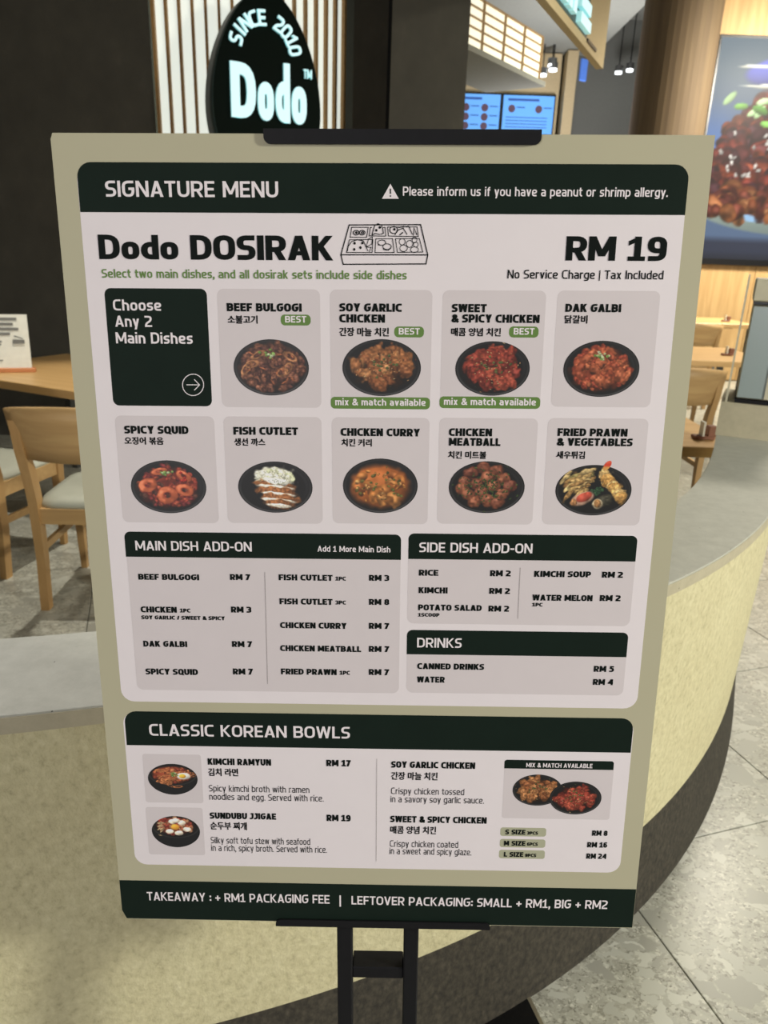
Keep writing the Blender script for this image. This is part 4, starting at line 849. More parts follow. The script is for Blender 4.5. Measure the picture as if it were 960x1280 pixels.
TEXTS=[('head', 'SIGNATURE MENU', 46.1, 204.2, 53.3, 13.6, 'head', 'paper'),
 ('head', 'Please inform us if you have a peanut or shrimp allergy.', 317.6, 556.8, 51.3, 7.8, 'text', 'paper'),
 ('main', 'Dodo DOSIRAK', 35.5, 253.6, 107.6, 21.6, 'black', 'ink'),
 ('main', 'RM 19', 468.3, 560.6, 106.4, 21.2, 'black', 'ink'),
 ('main', 'Select two main dishes, and all dosirak sets include side dishes', 36.5, 322.1, 124.1, 7.8, 'semi', 'leaf'),
 ('main', 'No Service Charge | Tax Included', 415.6, 559.8, 122.6, 7.8, 'text', 'ink'),
 ('c0', 'Choose', 44.9, 90.6, 153.7, 10.1, 'semi', 'paper'),
 ('c0', 'Any 2', 45.6, 80.8, 168.6, 10.2, 'semi', 'paper'),
 ('c0', 'Main Dishes', 45.1, 118.8, 184.0, 10.3, 'semi', 'paper'),
 ('c1', 'BEEF BULGOGI', 152.7, 223.6, 153.7, 7.5, 'ultra', 'ink'),
 ('c2', 'SOY GARLIC', 259.1, 318.0, 153.2, 7.5, 'ultra', 'ink'),
 ('c2', 'CHICKEN', 259.0, 302.2, 163.2, 7.5, 'ultra', 'ink'),
 ('c3', 'SWEET', 364.9, 397.6, 153.1, 7.5, 'ultra', 'ink'),
 ('c3', '& SPICY CHICKEN', 364.9, 447.7, 162.5, 7.5, 'ultra', 'ink'),
 ('c4', 'DAK GALBI', 471.2, 523.3, 152.2, 7.4, 'ultra', 'ink'),
 ('d0', 'SPICY SQUID', 46.4, 109.9, 270.6, 7.7, 'ultra', 'ink'),
 ('d1', 'FISH CUTLET', 154.1, 217.7, 270.7, 7.6, 'ultra', 'ink'),
 ('d2', 'CHICKEN CURRY', 259.5, 337.2, 270.9, 7.6, 'ultra', 'ink'),
 ('d3', 'CHICKEN', 365.4, 407.6, 270.1, 7.6, 'ultra', 'ink'),
 ('d3', 'MEATBALL', 365.6, 416.2, 279.6, 7.7, 'ultra', 'ink'),
 ('d4', 'FRIED PRAWN', 471.3, 539.2, 269.1, 7.6, 'ultra', 'ink'),
 ('d4', '& VEGETABLES', 471.3, 545.0, 278.6, 7.6, 'ultra', 'ink'),
 ('c1', 'BEST', 207.6, 227.8, 163.6, 6.0, 'badge', 'paper'),
 ('c2', 'BEST', 315.3, 335.2, 173.9, 6.0, 'badge', 'paper'),
 ('c3', 'BEST', 423.9, 443.5, 173.2, 6.0, 'badge', 'paper'),
 ('c2', 'mix & match available', 254.4, 342.1, 241.1, 6.5, 'badge', 'paper'),
 ('c3', 'mix & match available', 359.8, 448.6, 239.8, 6.5, 'badge', 'paper'),
 ('mah', 'MAIN DISH ADD-ON', 48.6, 167.9, 390.5, 10.2, 'head', 'paper'),
 ('mah', 'Add 1 More Main Dish', 235.1, 309.3, 389.7, 6.2, 'semi', 'paper'),
 ('sah', 'SIDE DISH ADD-ON', 338.6, 453.4, 389.0, 10.3, 'head', 'paper'),
 ('drh', 'DRINKS', 338.3, 385.1, 493.5, 10.8, 'head', 'paper'),
 ('ma', 'BEEF BULGOGI', 49.2, 112.3, 422.2, 6.4, 'ultra', 'ink'),
 ('ma', 'RM 7', 144.2, 165.2, 421.3, 6.4, 'ultra', 'ink'),
 ('ma', 'CHICKEN', 49.1, 87.0, 458.2, 6.6, 'ultra', 'ink'),
 ('ma', '1PC', 90.2, 101.2, 457.8, 4.4, 'ultra', 'ink'),
 ('ma', 'SOY GARLIC / SWEET & SPICY', 49.2, 137.0, 465.9, 4.3, 'ultra', 'ink'),
 ('ma', 'RM 3', 143.8, 165.1, 457.1, 6.6, 'ultra', 'ink'),
 ('ma', 'DAK GALBI', 49.1, 95.7, 496.8, 6.7, 'ultra', 'ink'),
 ('ma', 'RM 7', 143.1, 164.5, 495.9, 6.7, 'ultra', 'ink'),
 ('ma', 'SPICY SQUID', 49.3, 105.4, 528.8, 6.9, 'ultra', 'ink'),
 ('ma', 'RM 7', 142.8, 164.2, 527.5, 6.9, 'ultra', 'ink'),
 ('ma', 'FISH CUTLET', 194.6, 250.2, 421.0, 6.4, 'ultra', 'ink'),
 ('ma', '1PC', 253.1, 263.8, 420.6, 4.3, 'ultra', 'ink'),
 ('ma', 'RM 3', 287.6, 308.5, 420.4, 6.4, 'ultra', 'ink'),
 ('ma', 'FISH CUTLET', 194.7, 249.9, 447.3, 6.5, 'ultra', 'ink'),
 ('ma', '3PC', 252.9, 263.7, 446.8, 4.4, 'ultra', 'ink'),
 ('ma', 'RM 8', 287.6, 308.7, 446.7, 6.5, 'ultra', 'ink'),
 ('ma', 'CHICKEN CURRY', 194.6, 264.4, 473.8, 6.6, 'ultra', 'ink'),
 ('ma', 'RM 7', 287.6, 308.9, 473.3, 6.6, 'ultra', 'ink'),
 ('ma', 'CHICKEN MEATBALL', 194.0, 279.5, 499.8, 6.7, 'ultra', 'ink'),
 ('ma', 'RM 7', 287.6, 309.1, 499.4, 6.7, 'ultra', 'ink'),
 ('ma', 'FRIED PRAWN', 194.1, 253.5, 526.6, 6.8, 'ultra', 'ink'),
 ('ma', '1PC', 256.6, 267.6, 526.1, 4.6, 'ultra', 'ink'),
 ('ma', 'RM 7', 287.6, 309.2, 525.9, 6.8, 'ultra', 'ink'),
 ('sa', 'RICE', 338.7, 358.7, 414.2, 6.4, 'ultra', 'ink'),
 ('sa', 'RM 2', 411.6, 432.7, 413.9, 6.4, 'ultra', 'ink'),
 ('sa', 'KIMCHI', 338.8, 368.7, 433.2, 6.5, 'ultra', 'ink'),
 ('sa', 'RM 2', 411.5, 432.8, 433.0, 6.4, 'ultra', 'ink'),
 ('sa', 'POTATO SALAD', 338.7, 404.6, 452.0, 6.5, 'ultra', 'ink'),
 ('sa', 'RM 2', 411.5, 432.8, 452.4, 6.5, 'ultra', 'ink'),
 ('sa', '1SCOOP', 338.8, 361.0, 459.0, 4.0, 'ultra', 'ink'),
 ('sa', 'KIMCHI SOUP', 456.6, 514.5, 414.0, 6.4, 'ultra', 'ink'),
 ('sa', 'RM 2', 525.6, 547.0, 414.0, 6.4, 'ultra', 'ink'),
 ('sa', 'WATER MELON', 456.1, 518.0, 439.7, 6.5, 'ultra', 'ink'),
 ('sa', 'RM 2', 525.4, 546.7, 439.4, 6.5, 'ultra', 'ink'),
 ('sa', '1PC', 456.4, 467.1, 446.2, 4.0, 'ultra', 'ink'),
 ('dr', 'CANNED DRINKS', 338.9, 409.6, 518.3, 6.8, 'ultra', 'ink'),
 ('dr', 'RM 5', 525.1, 546.4, 518.7, 6.8, 'ultra', 'ink'),
 ('dr', 'WATER', 338.9, 368.4, 533.7, 6.9, 'ultra', 'ink'),
 ('dr', 'RM 4', 525.3, 546.5, 533.8, 6.8, 'ultra', 'ink'),
 ('clsh', 'CLASSIC KOREAN BOWLS', 48.3, 267.4, 601.6, 14.1, 'wide', 'paper'),
 ('cls', 'KIMCHI RAMYUN', 110.4, 180.4, 636.3, 7.9, 'ultra', 'ink'),
 ('cls', 'RM 17', 241.2, 268.1, 635.8, 7.9, 'ultra', 'ink'),
 ('cls', 'SUNDUBU JJIGAE', 109.4, 184.0, 704.5, 8.0, 'ultra', 'ink'),
 ('cls', 'RM 19', 240.7, 267.7, 705.1, 8.2, 'ultra', 'ink'),
 ('cls', 'SOY GARLIC CHICKEN', 312.4, 404.5, 636.4, 7.9, 'ultra', 'ink'),
 ('cls', 'SWEET & SPICY CHICKEN', 312.0, 419.8, 705.1, 8.2, 'ultra', 'ink'),
 ('cls', 'RM 8', 538.1, 555.4, 718.3, 6.8, 'ultra', 'ink'),
 ('cls', 'RM 16', 533.8, 556.2, 733.5, 6.9, 'ultra', 'ink'),
 ('cls', 'RM 24', 533.9, 556.4, 748.4, 6.9, 'ultra', 'ink'),
 ('cls', 'Spicy kimchi broth with ramen', 110.2, 222.0, 669.7, 8.1, 'body', 'ink'),
 ('cls', 'noodles and egg. Served with rice.', 110.1, 237.6, 680.2, 8.1, 'body', 'ink'),
 ('cls', 'Silky soft tofu stew with seafood', 109.0, 221.7, 736.6, 8.4, 'body', 'ink'),
 ('cls', 'in a rich, spicy broth. Served with rice.', 109.1, 240.6, 746.6, 8.4, 'body', 'ink'),
 ('cls', 'Crispy chicken tossed', 312.7, 393.6, 669.3, 8.0, 'body', 'ink'),
 ('cls', 'in a savory soy garlic sauce.', 312.3, 415.8, 679.6, 8.1, 'body', 'ink'),
 ('cls', 'Crispy chicken coated', 312.1, 389.0, 737.1, 8.4, 'body', 'ink'),
 ('cls', 'in a sweet and spicy glaze.', 311.8, 404.2, 746.7, 8.4, 'body', 'ink'),
 ('cls', 'MIX & MATCH AVAILABLE', 460.1, 532.3, 633.2, 5.3, 'badge', 'paper'),
 ('cls', 'S SIZE', 441.2, 463.8, 718.4, 6.2, 'ultra', 'ink'),
 ('cls', '3PCS', 465.6, 477.8, 718.2, 4.1, 'ultra', 'ink'),
 ('cls', 'M SIZE', 440.3, 464.5, 733.0, 6.3, 'ultra', 'ink'),
 ('cls', '6PCS', 466.3, 478.4, 732.7, 4.2, 'ultra', 'ink'),
 ('cls', 'L SIZE', 440.9, 462.9, 747.6, 6.3, 'ultra', 'ink'),
 ('cls', '9PCS', 464.8, 477.5, 747.4, 4.2, 'ultra', 'ink'),
 ('foot', 'TAKEAWAY : + RM1 PACKAGING FEE', 30.9, 242.9, 814.8, 11.6, 'wide', 'paper'),
 ('foot', '|', 254.3, 256.5, 816.3, 13.1, 'wide', 'paper'),
 ('foot', 'LEFTOVER PACKAGING: SMALL + RM1, BIG + RM2', 268.2, 562.8, 815.3, 11.6, 'wide', 'paper')]
HANGUL=[('c1', '소불고기', 153.0, 181.6, 165.2, 157.2, 'ink'),
 ('c2', '간장 마늘 치킨', 258.9, 306.0, 176.0, 167.6, 'ink'),
 ('c3', '매콤 양념 치킨', 364.8, 411.9, 175.2, 167.1, 'ink'),
 ('c4', '닭갈비', 471.1, 492.7, 162.9, 154.9, 'ink'),
 ('d0', '오징어 볶음', 45.8, 84.7, 281.7, 273.7, 'ink'),
 ('d1', '생선 까스', 154.4, 185.3, 281.8, 273.9, 'ink'),
 ('d2', '치킨 커리', 260.2, 290.2, 281.5, 273.6, 'ink'),
 ('d3', '치킨 미트볼', 365.2, 403.0, 292.7, 284.8, 'ink'),
 ('d4', '새우튀김', 471.3, 499.5, 291.7, 283.8, 'ink'),
 ('cls', '김치 라면', 110.3, 143.6, 650.4, 640.4, 'ink'),
 ('cls', '순두부 찌개', 109.3, 150.7, 718.8, 708.4, 'ink'),
 ('cls', '간장 마늘 치킨', 312.5, 363.7, 651.5, 641.4, 'ink'),
 ('cls', '매콤 양념 치킨', 312.1, 363.7, 720.1, 709.8, 'ink')]
DISHES=[('c1', 'beef', 193.2, 205.7, 36.2, 26.5),
 ('c2', 'soy', 299.3, 205.1, 37.6, 26.8),
 ('c3', 'sweet', 405.4, 205.1, 35.5, 25.6),
 ('c4', 'dak', 509.1, 204.6, 36.1, 26.3),
 ('d0', 'squid', 86.7, 324.0, 37.8, 27.0),
 ('d1', 'cutlet', 193.8, 323.2, 37.2, 26.1),
 ('d2', 'curry', 298.7, 320.8, 37.2, 27.7),
 ('d3', 'meatball', 404.5, 321.1, 37.6, 26.3),
 ('d4', 'prawn', 510.4, 323.0, 37.6, 25.6),
 ('k0', 'ramyun', 70.5, 654.5, 27.6, 20.1),
 ('k1', 'sundubu', 69.9, 721.5, 27.3, 21.1),
 ('mx', 'soy', 474.1, 661.6, 27.3, 19.5),
 ('mx', 'sweet', 516.5, 670.7, 28.6, 20.6)]
STROKES=[('ma', [(180.4, 412.2),
 (179.5, 538.0)], 0.45, 'rule', 0),
 ('sa', [(442.1, 404.4),
 (442.3, 459.9)], 0.45, 'rule', 0),
 ('cls', [(296.6, 625.7),
 (296.5, 756.4)], 0.45, 'rule', 0),
 ('c0', [(127.1, 222.6),
 (126.8, 224.6),
 (126.1, 226.5),
 (125.1, 228.3),
 (123.7, 229.9),
 (122.1, 231.2),
 (120.3, 232.1),
 (118.3, 232.8),
 (116.3, 233.0),
 (114.3, 232.8),
 (112.4, 232.2),
 (110.7, 231.3),
 (109.2, 230.1),
 (108.0, 228.5),
 (107.1, 226.7),
 (106.7, 224.8),
 (106.6, 222.8),
 (106.9, 220.8),
 (107.6, 218.9),
 (108.7, 217.1),
 (110.0, 215.5),
 (111.7, 214.3),
 (113.5, 213.3),
 (115.4, 212.7),
 (117.4, 212.5),
 (119.4, 212.6),
 (121.3, 213.2),
 (123.0, 214.1),
 (124.5, 215.4),
 (125.7, 216.9),
 (126.5, 218.6),
 (127.0, 220.6)], 0.8, 'paper', 1),
 ('c0', [(110.4, 222.7),
 (122.8, 222.7)], 0.8, 'paper', 0),
 ('c0', [(118.2, 217.5),
 (123.2, 222.7),
 (117.7, 227.9)], 0.8, 'paper', 0),
 ('main', [(268.7, 76.5),
 (334.2, 75.9),
 (341.3, 102.2),
 (260.9, 102.5)], 1.0, 'ink', 1),
 ('main', [(260.9, 102.5),
 (263.0, 110.9),
 (339.9, 110.1),
 (341.3, 102.2)], 1.0, 'ink', 0),
 ('main', [(271.0, 78.5),
 (286.2, 78.5),
 (284.7, 87.2),
 (269.6, 87.1)], 0.7, 'ink', 1),
 ('main', [(289.8, 78.6),
 (288.2, 78.6),
 (287.1, 85.9),
 (302.4, 86.0),
 (301.6, 78.5),
 (300.0, 78.5)], 0.7, 'ink', 0),
 ('main', [(304.0, 78.2),
 (331.0, 77.9),
 (332.4, 86.3),
 (304.8, 85.9)], 0.7, 'ink', 1),
 ('main', [(268.8, 89.4),
 (290.5, 88.9),
 (289.8, 100.4),
 (266.2, 100.4)], 0.7, 'ink', 1),
 ('main', [(293.2, 88.4),
 (308.6, 88.2),
 (310.3, 100.2),
 (292.5, 100.4)], 0.7, 'ink', 1),
 ('main', [(311.3, 88.2),
 (333.3, 88.0),
 (336.7, 99.7),
 (313.2, 100.1)], 0.7, 'ink', 1),
 ('main', [(267.1, 99.3),
 (267.7, 95.2),
 (270.9, 90.9),
 (276.3, 89.3),
 (281.7, 90.2),
 (284.1, 95.1),
 (286.0, 99.1)], 0.7, 'ink', 0),
 ('main', [(284.4, 95.3),
 (286.6, 88.4),
 (290.1, 86.7),
 (289.5, 93.0),
 (284.9, 95.3)], 0.6, 'ink', 0),
 ('main', [(283.9, 95.6),
 (288.7, 95.8),
 (287.3, 99.9)], 0.6, 'ink', 0),
 ('main', [(277.6, 83.2),
 (277.5, 83.8),
 (277.1, 84.3),
 (276.6, 84.8),
 (275.9, 85.1),
 (275.1, 85.2),
 (274.3, 85.1),
 (273.5, 84.8),
 (273.0, 84.4),
 (272.6, 83.8),
 (272.5, 83.2),
 (272.6, 82.6),
 (273.0, 82.0),
 (273.6, 81.6),
 (274.3, 81.3),
 (275.1, 81.2),
 (275.9, 81.2),
 (276.6, 81.5),
 (277.2, 82.0),
 (277.5, 82.5)], 0.9, 'ink', 1),
 ('main', [(283.2, 83.1),
 (283.1, 83.7),
 (282.7, 84.3),
 (282.2, 84.7),
 (281.4, 85.0),
 (280.6, 85.1),
 (279.9, 85.1),
 (279.1, 84.8),
 (278.6, 84.3),
 (278.2, 83.8),
 (278.1, 83.1),
 (278.2, 82.5),
 (278.6, 82.0),
 (279.1, 81.5),
 (279.9, 81.2),
 (280.7, 81.1),
 (281.5, 81.2),
 (282.2, 81.5),
 (282.7, 81.9),
 (283.1, 82.5)], 0.9, 'ink', 1),
 ('main', [(281.8, 83.1),
 (281.8, 83.4),
 (281.6, 83.6),
 (281.4, 83.8),
 (281.2, 83.9),
 (280.9, 83.9),
 (280.6, 83.9),
 (280.3, 83.8),
 (280.1, 83.6),
 (279.9, 83.4),
 (279.9, 83.1),
 (279.9, 82.9),
 (280.1, 82.7),
 (280.3, 82.5),
 (280.6, 82.4),
 (280.9, 82.3),
 (281.2, 82.3),
 (281.4, 82.5),
 (281.7, 82.6),
 (281.8, 82.9)], 0.9, 'ink', 1),
 ('main', [(289.5, 85.4),
 (291.2, 79.8),
 (292.2, 76.8),
 (295.1, 75.3),
 (298.3, 76.5),
 (299.4, 79.2),
 (300.2, 83.7),
 (296.8, 84.6),
 (292.5, 83.8),
 (289.5, 85.4)], 0.8, 'ink', 0),
 ('main', [(302.4, 91.6),
 (302.2, 92.3),
 (301.7, 93.0),
 (300.9, 93.5),
 (299.9, 93.8),
 (298.7, 93.9),
 (297.6, 93.8),
 (296.6, 93.5),
 (295.8, 93.0),
 (295.2, 92.4),
 (295.1, 91.7),
 (295.2, 91.0),
 (295.8, 90.4),
 (296.6, 89.9),
 (297.6, 89.6),
 (298.7, 89.4),
 (299.8, 89.5),
 (300.9, 89.8),
 (301.7, 90.3),
 (302.2, 90.9)], 0.7, 'ink', 1),
 ('main', [(295.2, 92.4),
 (295.7, 93.9),
 (300.6, 93.9)], 0.6, 'ink', 0),
 ('main', [(307.5, 95.1),
 (307.3, 95.8),
 (306.7, 96.5),
 (305.9, 97.0),
 (304.8, 97.4),
 (303.6, 97.5),
 (302.4, 97.4),
 (301.3, 97.1),
 (300.5, 96.6),
 (299.9, 95.9),
 (299.7, 95.1),
 (299.9, 94.4),
 (300.4, 93.7),
 (301.3, 93.1),
 (302.4, 92.8),
 (303.6, 92.6),
 (304.8, 92.8),
 (305.8, 93.1),
 (306.7, 93.6),
 (307.3, 94.3)], 0.7, 'ink', 1),
 ('main', [(299.8, 95.7),
 (300.5, 97.8),
 (304.4, 98.6),
 (307.4, 96.4)], 0.6, 'ink', 0),
 ('main', [(320.3, 90.9),
 (320.2, 91.7),
 (319.8, 92.5),
 (319.2, 93.1),
 (318.4, 93.5),
 (317.6, 93.6),
 (316.7, 93.5),
 (315.9, 93.1),
 (315.3, 92.5),
 (314.9, 91.8),
 (314.7, 90.9),
 (314.9, 90.1),
 (315.3, 89.3),
 (315.9, 88.7),
 (316.7, 88.3),
 (317.5, 88.1),
 (318.4, 88.3),
 (319.2, 88.6),
 (319.8, 89.2),
 (320.2, 90.0)], 0.6, 'ink', 1),
 ('main', [(322.3, 96.4),
 (322.2, 97.3),
 (321.7, 98.1),
 (320.9, 98.8),
 (320.0, 99.2),
 (318.9, 99.3),
 (317.9, 99.2),
 (316.9, 98.8),
 (316.1, 98.2),
 (315.6, 97.4),
 (315.4, 96.5),
 (315.6, 95.6),
 (316.1, 94.8),
 (316.8, 94.2),
 (317.8, 93.8),
 (318.9, 93.6),
 (319.9, 93.7),
 (320.9, 94.1),
 (321.7, 94.8),
 (322.2, 95.6)], 0.6, 'ink', 1),
 ('main', [(327.5, 92.6),
 (327.3, 93.6),
 (326.9, 94.4),
 (326.2, 95.1),
 (325.4, 95.5),
 (324.5, 95.7),
 (323.6, 95.6),
 (322.7, 95.1),
 (322.0, 94.5),
 (321.6, 93.6),
 (321.4, 92.7),
 (321.6, 91.7),
 (322.0, 90.9),
 (322.6, 90.2),
 (323.5, 89.8),
 (324.4, 89.6),
 (325.3, 89.7),
 (326.2, 90.2),
 (326.9, 90.8),
 (327.3, 91.7)], 0.6, 'ink', 1),
 ('main', [(331.1, 89.2),
 (331.0, 90.0),
 (330.7, 90.7),
 (330.2, 91.2),
 (329.5, 91.6),
 (328.8, 91.7),
 (328.1, 91.6),
 (327.5, 91.2),
 (327.0, 90.7),
 (326.7, 90.0),
 (326.6, 89.3),
 (326.7, 88.5),
 (327.0, 87.8),
 (327.5, 87.3),
 (328.1, 86.9),
 (328.8, 86.8),
 (329.5, 86.9),
 (330.1, 87.3),
 (330.6, 87.8),
 (330.9, 88.5)], 0.6, 'ink', 1),
 ('main', [(332.3, 93.2),
 (332.2, 93.9),
 (331.9, 94.5),
 (331.4, 95.0),
 (330.9, 95.3),
 (330.2, 95.4),
 (329.5, 95.3),
 (328.9, 95.0),
 (328.4, 94.5),
 (328.1, 93.9),
 (328.0, 93.2),
 (328.1, 92.5),
 (328.4, 91.9),
 (328.9, 91.4),
 (329.5, 91.1),
 (330.1, 91.0),
 (330.8, 91.1),
 (331.4, 91.4),
 (331.9, 91.9),
 (332.2, 92.5)], 0.6, 'ink', 1),
 ('main', [(332.6, 97.7),
 (332.4, 98.4),
 (331.9, 99.1),
 (331.1, 99.7),
 (330.1, 100.0),
 (329.0, 100.2),
 (327.8, 100.0),
 (326.8, 99.7),
 (326.0, 99.2),
 (325.5, 98.5),
 (325.3, 97.7),
 (325.4, 97.0),
 (325.9, 96.3),
 (326.7, 95.7),
 (327.8, 95.4),
 (328.9, 95.2),
 (330.0, 95.4),
 (331.1, 95.7),
 (331.9, 96.2),
 (332.4, 96.9)], 0.6, 'ink', 1),
 ('main', [(313.3, 80.6),
 (313.1, 81.5),
 (312.6, 82.4),
 (311.8, 83.1),
 (310.8, 83.5),
 (309.6, 83.7),
 (308.5, 83.5),
 (307.5, 83.1),
 (306.7, 82.4),
 (306.2, 81.6),
 (306.0, 80.7),
 (306.1, 79.7),
 (306.7, 78.9),
 (307.5, 78.2),
 (308.5, 77.8),
 (309.6, 77.6),
 (310.7, 77.7),
 (311.7, 78.2),
 (312.5, 78.8),
 (313.1, 79.7)], 0.8, 'ink', 1),
 ('main', [(310.7, 85.2),
 (312.8, 81.1),
 (318.2, 79.0),
 (322.0, 84.5)], 0.8, 'ink', 0),
 ('main', [(318.2, 78.0),
 (323.5, 77.5),
 (326.8, 84.5)], 0.8, 'ink', 0),
 ('main', [(327.9, 85.5),
 (328.3, 78.9),
 (331.1, 85.0)], 0.9, 'ink', 0),
 ('main', [(313.9, 78.6),
 (319.2, 77.5)], 1.0, 'ink', 0),
 ('main', [(315.0, 85.1),
 (318.2, 82.6)], 1.0, 'ink', 0),
 ('main', [(274.3, 92.3),
 (274.1, 92.8),
 (273.6, 93.0),
 (273.2, 92.8),
 (273.0, 92.3),
 (273.2, 91.8),
 (273.6, 91.6),
 (274.1, 91.8)], 1.0, 'ink', 1),
 ('main', [(281.5, 92.0),
 (281.3, 92.6),
 (280.8, 92.8),
 (280.4, 92.6),
 (280.2, 92.1),
 (280.4, 91.6),
 (280.8, 91.3),
 (281.3, 91.5)], 1.0, 'ink', 1),
 ('main', [(273.9, 97.7),
 (273.7, 98.2),
 (273.3, 98.5),
 (272.8, 98.2),
 (272.6, 97.7),
 (272.8, 97.2),
 (273.3, 97.0),
 (273.7, 97.2)], 1.0, 'ink', 1),
 ('main', [(279.7, 96.1),
 (279.5, 96.6),
 (279.0, 96.9),
 (278.5, 96.7),
 (278.4, 96.2),
 (278.5, 95.6),
 (279.0, 95.4),
 (279.5, 95.6)], 1.0, 'ink', 1),
 ('main', [(294.2, 81.0),
 (294.0, 81.5),
 (293.5, 81.7),
 (293.1, 81.5),
 (292.9, 81.0),
 (293.1, 80.5),
 (293.5, 80.3),
 (294.0, 80.5)], 1.0, 'ink', 1),
 ('main', [(297.5, 78.5),
 (297.3, 79.0),
 (296.9, 79.2),
 (296.4, 79.0),
 (296.2, 78.5),
 (296.4, 78.0),
 (296.8, 77.8),
 (297.3, 78.0)], 1.0, 'ink', 1),
 ('main', [(310.9, 80.1),
 (310.7, 80.6),
 (310.3, 80.8),
 (309.8, 80.6),
 (309.6, 80.1),
 (309.8, 79.6),
 (310.2, 79.4),
 (310.7, 79.6)], 1.0, 'ink', 1),
 ('main', [(275.9, 83.2),
 (275.7, 83.7),
 (275.3, 83.9),
 (274.8, 83.7),
 (274.6, 83.2),
 (274.8, 82.7),
 (275.3, 82.5),
 (275.7, 82.7)], 1.0, 'ink', 1),
 ('head', [(306.2, 45.4),
 (306.3, 49.8)], 1.3, 'green', 0),
 ('head', [(306.3, 51.0),
 (306.3, 52.3)], 1.3, 'green', 0)]
TRI=[(306.1, 41.3),
 (313.9, 53.9),
 (298.7, 53.9)]

board = empty('menu_board', label='large beige foam menu board headed Signature Menu, clipped in a black stand', cat='menu board'); board.matrix_world = BM
def bx_(x): return x/1000-.297
def by_(y): return .841-y/1000
def round_rect(x0, y0, x1, y1, r, corners, n=6):
    pts = []; cs = ((x0, y1, 1, -1, PI, corners[0]), (x1, y1, -1, -1, PI/2, corners[1]), (x1, y0, -1, 1, 0, corners[2]), (x0, y0, 1, 1, -PI/2, corners[3]))
    for x, y, sx, sy, a0, on in cs:
        if on == '0' or r <= 0: pts.append((x, y)); continue
        for i in range(n+1): a = a0-PI/2*i/n; pts.append((x+sx*r+r*math.cos(a), y+sy*r+r*math.sin(a)))
    return pts[::-1]
def slab(name, pts, z0, z1, mat, parent):
    n = len(pts); v = [(x, y, z1) for x, y in pts]+[(x, y, z0) for x, y in pts]
    return mesh_obj(name, v, [tuple(range(n)), tuple(range(2*n-1, n-1, -1))]+[(i, n+i, n+(i+1) % n, (i+1) % n) for i in range(n)], mat, parent)
bp = round_rect(-.297, 0, .297, .841, 0, '0000')
# the lower left corner of the sheet is slightly clipped
bp = [(-.297+.005, 0), (.297, 0), (.297, .841), (-.297+.002, .841), (-.297, .836), (-.297, .012)]
core = slab('foam_core', [(x*.9985, .841/2+(y-.841/2)*.999) for x, y in bp], -.005, -.0006, 'board_edge', board); slab('face_sheet', bp, -.0006, 0, 'board_beige', board)
LAY = .00007; keys = {}
for key, name, par, m, layer, rad, corners, x0, y0, x1, y1 in PANELS:
    if key == 'foot': pts = [(-.297+.005, 0.0006), (.2968, 0.0006), (.2968, by_(y0)), (-.2968, by_(y0)), (-.2968, .012)]
    else: pts = round_rect(bx_(x0), by_(y1), bx_(x1), by_(y0), rad/1000, corners)
    o = slab(name, pts, (layer-1)*LAY+.00002, layer*LAY, m, keys[par][0] if par else board); keys[key] = (o, layer)
for par, s, x0, x1, yb, cap, st, m in TEXTS:
    q, W = lettering(s, st); k = (x1-x0)/1000/W; o, layer = keys[par]
    flat_quads('lettering', [[(bx_(x0)+px*k, by_(yb)+py*cap/1000) for px, py in g] for g in q], 5*LAY, m, o)
for par, pts, w, m, closed in STROKES:
    p = [(bx_(x), by_(y)) for x, y in pts]; nm = 'divider_line' if m == 'rule' else 'drawn_line'
    flat_quads(nm, stroke(p, w/1000, 1.0, bool(closed)), (6 if m == 'green' else 5)*LAY, m, keys[par][0])
flat_quads('warning_triangle', [[(bx_(x), by_(y)) for x, y in TRI]], 5*LAY, 'paper', keys['head'][0])
# Hangul lettering through Blender's built-in font
tmp = []
for par, s, x0, x1, yb, yt, m in HANGUL:
    cu2 = bpy.data.curves.new('hangul', 'FONT'); cu2.body = s; cu2.resolution_u = 2; cu2.fill_mode = 'FRONT'
    ob = bpy.data.objects.new('hangul', cu2); COL.objects.link(ob); tmp.append(ob)
dg_ = bpy.context.evaluated_depsgraph_get(); dg_.update()
for ob, (par, s, x0, x1, yb, yt, m) in zip(tmp, HANGUL):
    me = bpy.data.meshes.new_from_object(ob.evaluated_get(dg_))
    n = len(me.vertices); co = np.zeros(n*3); me.vertices.foreach_get('co', co); co = co.reshape(-1, 3)[:, :2]; faces = [tuple(p.vertices) for p in me.polygons]
    bpy.data.meshes.remove(me); COL.objects.unlink(ob); bpy.data.objects.remove(ob)
    if n == 0: continue
    lo, hi = co.min(0), co.max(0); d = .00034
    P2 = np.stack([bx_(x0)+d+(co[:, 0]-lo[0])/(hi[0]-lo[0])*((x1-x0)/1000-2*d), by_(yb)+d+(co[:, 1]-lo[1])/(hi[1]-lo[1])*((yb-yt)/1000-2*d)], 1)
    v = []; f = []
    for ox, oy in ((-d, 0), (d, 0), (0, d*.7), (0, -d*.7)):
        b0 = len(v); v += [(x+ox, y+oy, 5*LAY) for x, y in P2]; f += [tuple(i+b0 for i in k) for k in faces]
    mesh_obj('hangul_lettering', v, f, m, keys[par][0])
PV, PF = polar(46, 132)
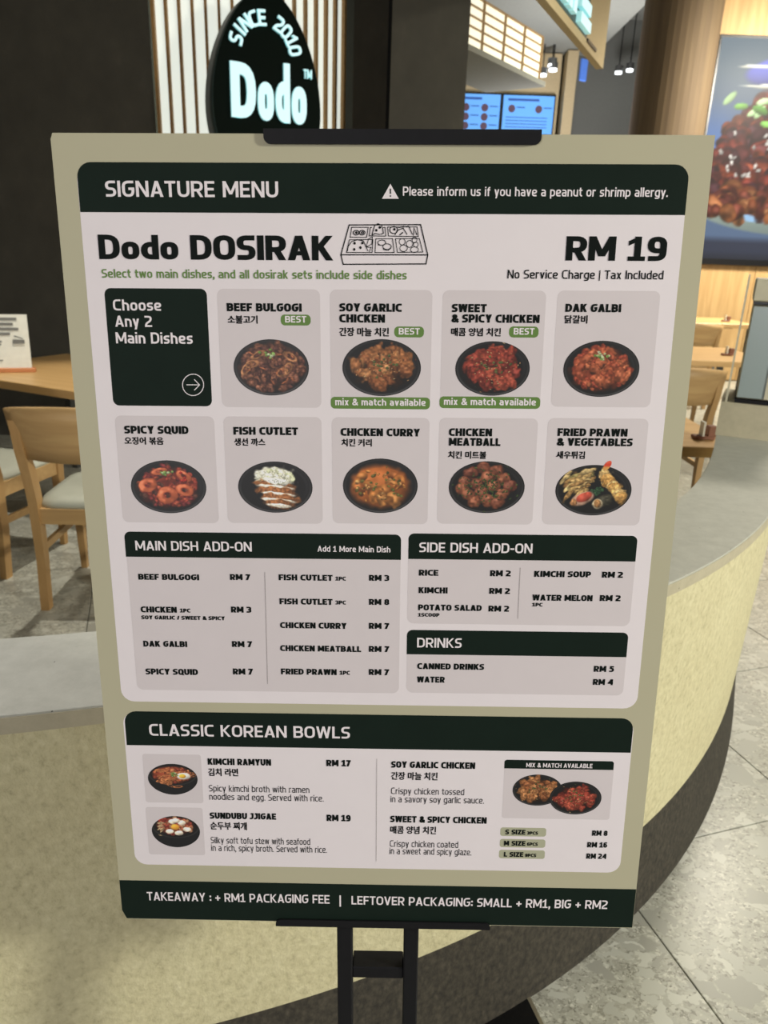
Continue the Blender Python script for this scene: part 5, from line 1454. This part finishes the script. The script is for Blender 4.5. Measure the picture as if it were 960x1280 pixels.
for i, (par, kind, cx, cy, rx, ry) in enumerate(DISHES):
    ky = ry/rx; P = PV*np.array([1, ky]); col = paint_dish(kind, P, ky, 11+i); z = 4*LAY+(i == len(DISHES)-1)*.0001
    V = PV.copy()
    if kind in ('ramyun', 'sundubu'):
        up_ = V[:, 1] > 0; V[:, 1] = np.where(up_, V[:, 1]*.92, V[:, 1]); V[:, 0] *= np.where(up_, 1.0, 1-.06*np.abs(V[:, 1])**2); P = V*np.array([1, ky]); P[:, 1] /= ky*1.0; P[:, 1] *= .72; col = paint_dish(kind, P*np.array([1, 1.0]), .72, 11+i)
    o = mesh_obj('dish_picture', [(bx_(cx)+x*rx/1000, by_(cy)+y*ry/1000, z) for x, y in V], PF, 'food_print', keys[par][0]); color_mesh(o, col, 1.45 if kind == 'beef' else 1.25)
    if kind == 'prawn':
        tv_, tf_ = polar(14, 28); Q = tv_*np.array([.085, .20]); a = -.35
        Q = Q @ np.array([[math.cos(a), math.sin(a)], [-math.sin(a), math.cos(a)]]); Q = Q+np.array([.315, .98]); Pp = Paint(Q*np.array([1, 1]), (206, 150, 80))
        Pp.put(np.clip((Q[:, 1]-.90)*12, 0, 1), (204, 66, 44)); Pp.put(np.clip((Q[:, 1]-1.04)*14, 0, 1)*vn(Q[:, 0]*20, Q[:, 1]*8), (236, 120, 90))
        o = mesh_obj('prawn_tail_picture', [(bx_(cx)+x*rx/1000, by_(cy)+y*ry/1000, z+.0001) for x, y in Q], tf_, 'food_print', keys[par][0]); color_mesh(o, np.clip(Pp.c, 0, 255), 1.15)

# black poster stand: two uprights, rung, clip at the top, ledge at the bottom, flat base on the floor
s_ = BO.z/BU.z; FT = BO-BU*s_
stand = empty('poster_stand', (FT.x, FT.y, 0), 0, 'black metal poster stand with twin uprights holding the menu board', 'stand')
def bl(x, y, z): return BO+BR*x+BU*y+BN*z-Vector((FT.x, FT.y, 0))
RB = Matrix((BR, BU, BN)).transposed()
def lbox(name, x0, x1, y0, y1, z0, z1, bev=.0): return MB().box(bl((x0+x1)/2, (y0+y1)/2, (z0+z1)/2), (x1-x0, y1-y0, z1-z0), RB, bev).build(name, 'black_metal', stand)
for a, b in ((-.0465, -.0285), (.0325, .0500)): lbox('upright', a, b, -.7065, .838, -.0260, -.0060, .0015)
lbox('rung', -.0285, .0325, -.087, -.071, -.0340, -.0080, .0012)
def lip(name, x0, x1, y0, y1, z0, z1, corners):
    pts = round_rect(x0, y0, x1, y1, .006, corners); n = len(pts); v = [bl(x, y, z1) for x, y in pts]+[bl(x, y, z0) for x, y in pts]
    return mesh_obj(name, v, [tuple(range(n)), tuple(range(2*n-1, n-1, -1))]+[(i, n+i, n+(i+1) % n, (i+1) % n) for i in range(n)], 'black_metal', stand)
lip('clip_front', -.1045, .1430, .8320, .8445, .0014, .0030, '0011'); lbox('clip_top', -.1045, .1430, .8425, .8445, -.0060, .0014); lbox('clip_back', -.1045, .1430, .815, .8445, -.0075, -.0055)
lip('ledge_front', -.1170, .1320, -.004, .0050, .0014, .0030, '1100'); lbox('ledge_bottom', -.1170, .1320, -.0040, -.0012, -.0060, .0014); lbox('ledge_back', -.1170, .1320, -.004, .012, -.0075, -.0055)
MB().box((0, .0, .005), (.36, .30, .010), bev=.002).build('base_plate', 'black_metal', stand)
